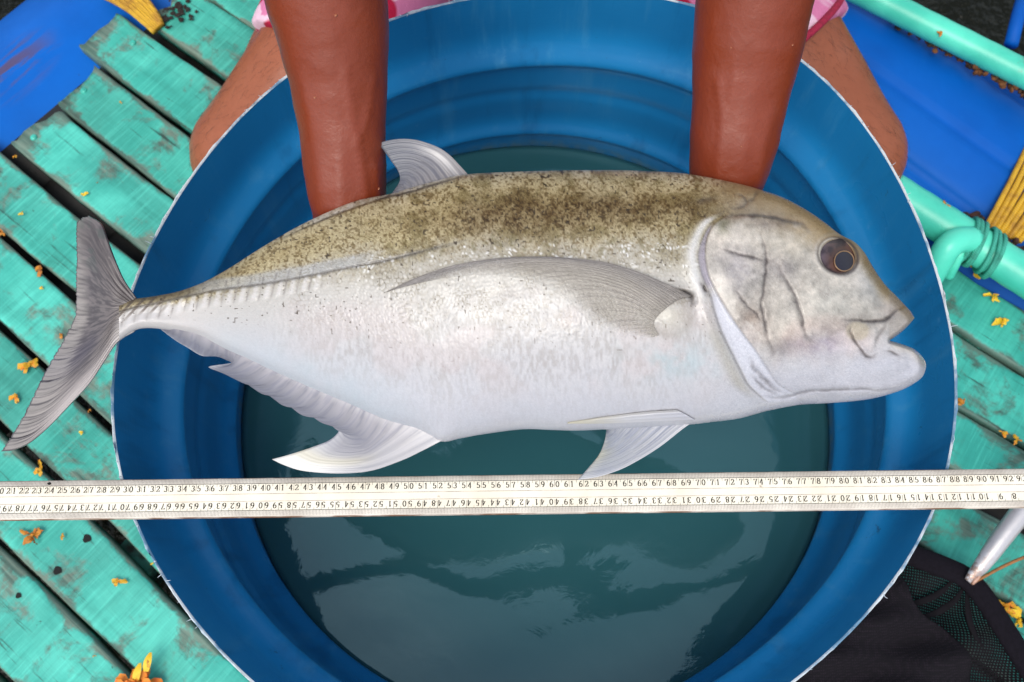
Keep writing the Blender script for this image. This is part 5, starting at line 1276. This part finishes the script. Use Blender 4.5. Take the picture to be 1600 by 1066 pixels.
# ------------------------------------------------------------------ landing net, metal tube and wire at the lower right
def build_net():
    root = empty('landing_net', at(1480, 1000, .02), label='black landing net with a padded frame lying at the lower right of the tub', cat='net'); rc = np.array(root.location)
    cloth = simple('black_webbing', (.007, .0055, .009), .9, scale=300, bump=.4, spec=.15); netm = simple('black_mesh', (.007, .006, .008), .85, scale=200, bump=.2, spec=.15)
    fr = [(1330, 846, .03), (1400, 860, .035), (1450, 877, .04), (1490, 893, .04), (1516, 908, .04), (1545, 945, .04), (1580, 1000, .04), (1625, 1072, .04), (1680, 1160, .035)]
    mb = MB(); P = [at(x, y, z) - rc for x, y, z in cr(fr, 40)]; mb.tube(P, .0112, 16, squash=[.55] * 40); mb.build('frame', cloth, root)
    # open mesh: a hexagon-holed sheet hung inside the frame
    def sheet(corners, nu, nv, hole, zf, m, name, seed, nuv=None):
        A, B, C, D = [np.array(c, float) for c in corners]; r = np.random.default_rng(seed); vs, F_ = [], []
        def pos(u, v):
            p = (A * (1 - u) + B * u) * (1 - v) + (D * (1 - u) + C * u) * v; q = at(p[0], p[1], 0.02); return np.array([q[0], q[1], zf(p[0], p[1])]) - rc
        for i in range(nu):
            for j in range(nv):
                u0, v0 = (i + .5 * (j % 2)) / nu, j / nv; du, dv = 1 / nu, 1 / nv; c = (u0 + du / 2, v0 + dv / 2); n0 = len(vs)
                out = [(0, -.5), (.5, -.5), (.5, 0), (.5, .5), (0, .5), (-.5, .5), (-.5, 0), (-.5, -.5)]
                for a, b in out: vs.append(pos(c[0] + a * du, c[1] + b * dv))
                for a, b in out:
                    k = hole / math.hypot(a, b); vs.append(pos(c[0] + a * du * k, c[1] + b * dv * k))
                for k in range(8): F_.append((n0 + k, n0 + (k + 1) % 8, n0 + 8 + (k + 1) % 8, n0 + 8 + k))
        o = link(name, mesh_np(name, vs, F_), m, root); tag(o, kind='stuff'); return o
    zf = lambda x, y: .026 + .006 * math.sin(x / 24 + y / 31) + .004 * math.sin(y / 13 - x / 40)
    sheet([(1310, 850), (1500, 905), (1640, 1120), (1300, 1120)], 56, 50, .22, zf, netm, 'net_mesh', 1)
    # the doubled-over part of the bag: too dense to see through
    vs, F_ = [], []; nu, nv = 50, 40
    bd = cr([(1395, 905), (1410, 940), (1432, 966), (1462, 985), (1492, 1020), (1505, 1060), (1510, 1120)], nv)
    for j in range(nv):
        for i in range(nu):
            u = i / (nu - 1); x0 = 1215; x = x0 + (bd[j][0] - x0) * u; y = bd[j][1] + (1 - u) * 8; q = at(x, y, .03); vs.append((q[0] - rc[0], q[1] - rc[1], .036 + .006 * math.sin(x / 30 + y / 22) + .003 * math.sin(y / 9) + .003 * u - (.012 if i == nu - 1 else 0)))
    for j in range(nv - 1):
        for i in range(nu - 1): b = j * nu + i; F_.append((b, b + 1, b + nu + 1, b + nu))
    g = NG('black_bag_cloth'); v = g.coord('Object'); vo = g.n('ShaderNodeTexVoronoi'); g.L(v, vo.inputs['Vector']); vo.inputs['Scale'].default_value = 420; vo.inputs['Randomness'].default_value = .15
    g.base(g.mix(g.ramp(vo.outputs['Distance'], .2, .5), (.013, .009, .014), (.005, .004, .006))); g.set(Roughness=.9, Specular_IOR_Level=.2); g.bump(vo.outputs['Distance'], .8, .001)
    link('net_bag', mesh_np('net_bag', vs, F_), g.m, root)
    # ridge of cloth across the mesh
    for pts in ([(1400, 948), (1440, 940), (1470, 925), (1490, 905)], [(1432, 966), (1462, 958), (1490, 940), (1506, 918)], [(1535, 1010), (1520, 985), (1512, 950), (1512, 915)]):
        mb = MB(); P = cr(pts, 14); mb.tube([at(x, y, .036) - rc for x, y in P], [.0012 + .0022 * math.sin(math.pi * i / 13) for i in range(14)], 10, squash=[.25] * 14); mb.build('fold', netm, root)
build_net()
def build_tube():
    mb = MB(); P = [(1512, 908, .052), (1520, 899, .053), (1532, 886, .055), (1545, 868, .057), (1565, 840, .060), (1590, 808, .064), (1640, 742, .07), (1720, 640, .08)]
    R = [.0035, .0055, .0075, .0088, .0098, .0104, .0108, .011]; root = empty('metal_tube', at(1550, 860, .057), label='grey metal tube with a crushed rusty end resting on the net frame', cat='tube'); rc = np.array(root.location)
    mb.tube([at(x, y, z) - rc for x, y, z in P], R, 20, squash=[.5, .5, .6, .8, 1, 1, 1, 1])
    g = NG('dull_metal'); v = g.coord('Object'); n = g.noise(v, 70, 6, .65); sep = g.n('ShaderNodeSeparateXYZ'); g.L(v, sep.inputs[0])
    t = g.ramp(g.math('ADD', g.math('MULTIPLY', n, .05), sep.outputs['X']), .030, -.004, 0, 1)
    g.base(g.mix(g.math('MULTIPLY', t, g.ramp(n, .42, .55)), (.60, .58, .58), (.20, .085, .035))); g.set(Roughness=.38, Metallic=.55); g.bump(n, .3, .001); mb.build('shaft', g.m, root)
    mb = MB(); mb.tube([at(x, y, .053) - rc for x, y in ((1536, 884), (1530, 896), (1524, 906), (1519, 913))], [.003, .0032, .0026, .0014], 10); mb.build('torn_lip', simple('rusty_lip', (.50, .30, .22), .6, c2=(.24, .10, .05), scale=120), root)
    mb = MB(); mb.tube([at(x, y, .046) for x, y in cr([(1518, 912), (1545, 897), (1570, 884), (1600, 871), (1660, 850)], 18)], .0016, 8); tag(mb.build('copper_wire', simple('copper_wire', (.30, .13, .04), .5, scale=200)), 'thin copper coloured wire running from the tube end to the right edge', 'wire')
build_tube()
# white scuff lines on the bottom left plank
for ob in SC.objects:
    if ob.type == 'MESH' and not ob.data.materials: ob.data.materials.append(M['hole'])
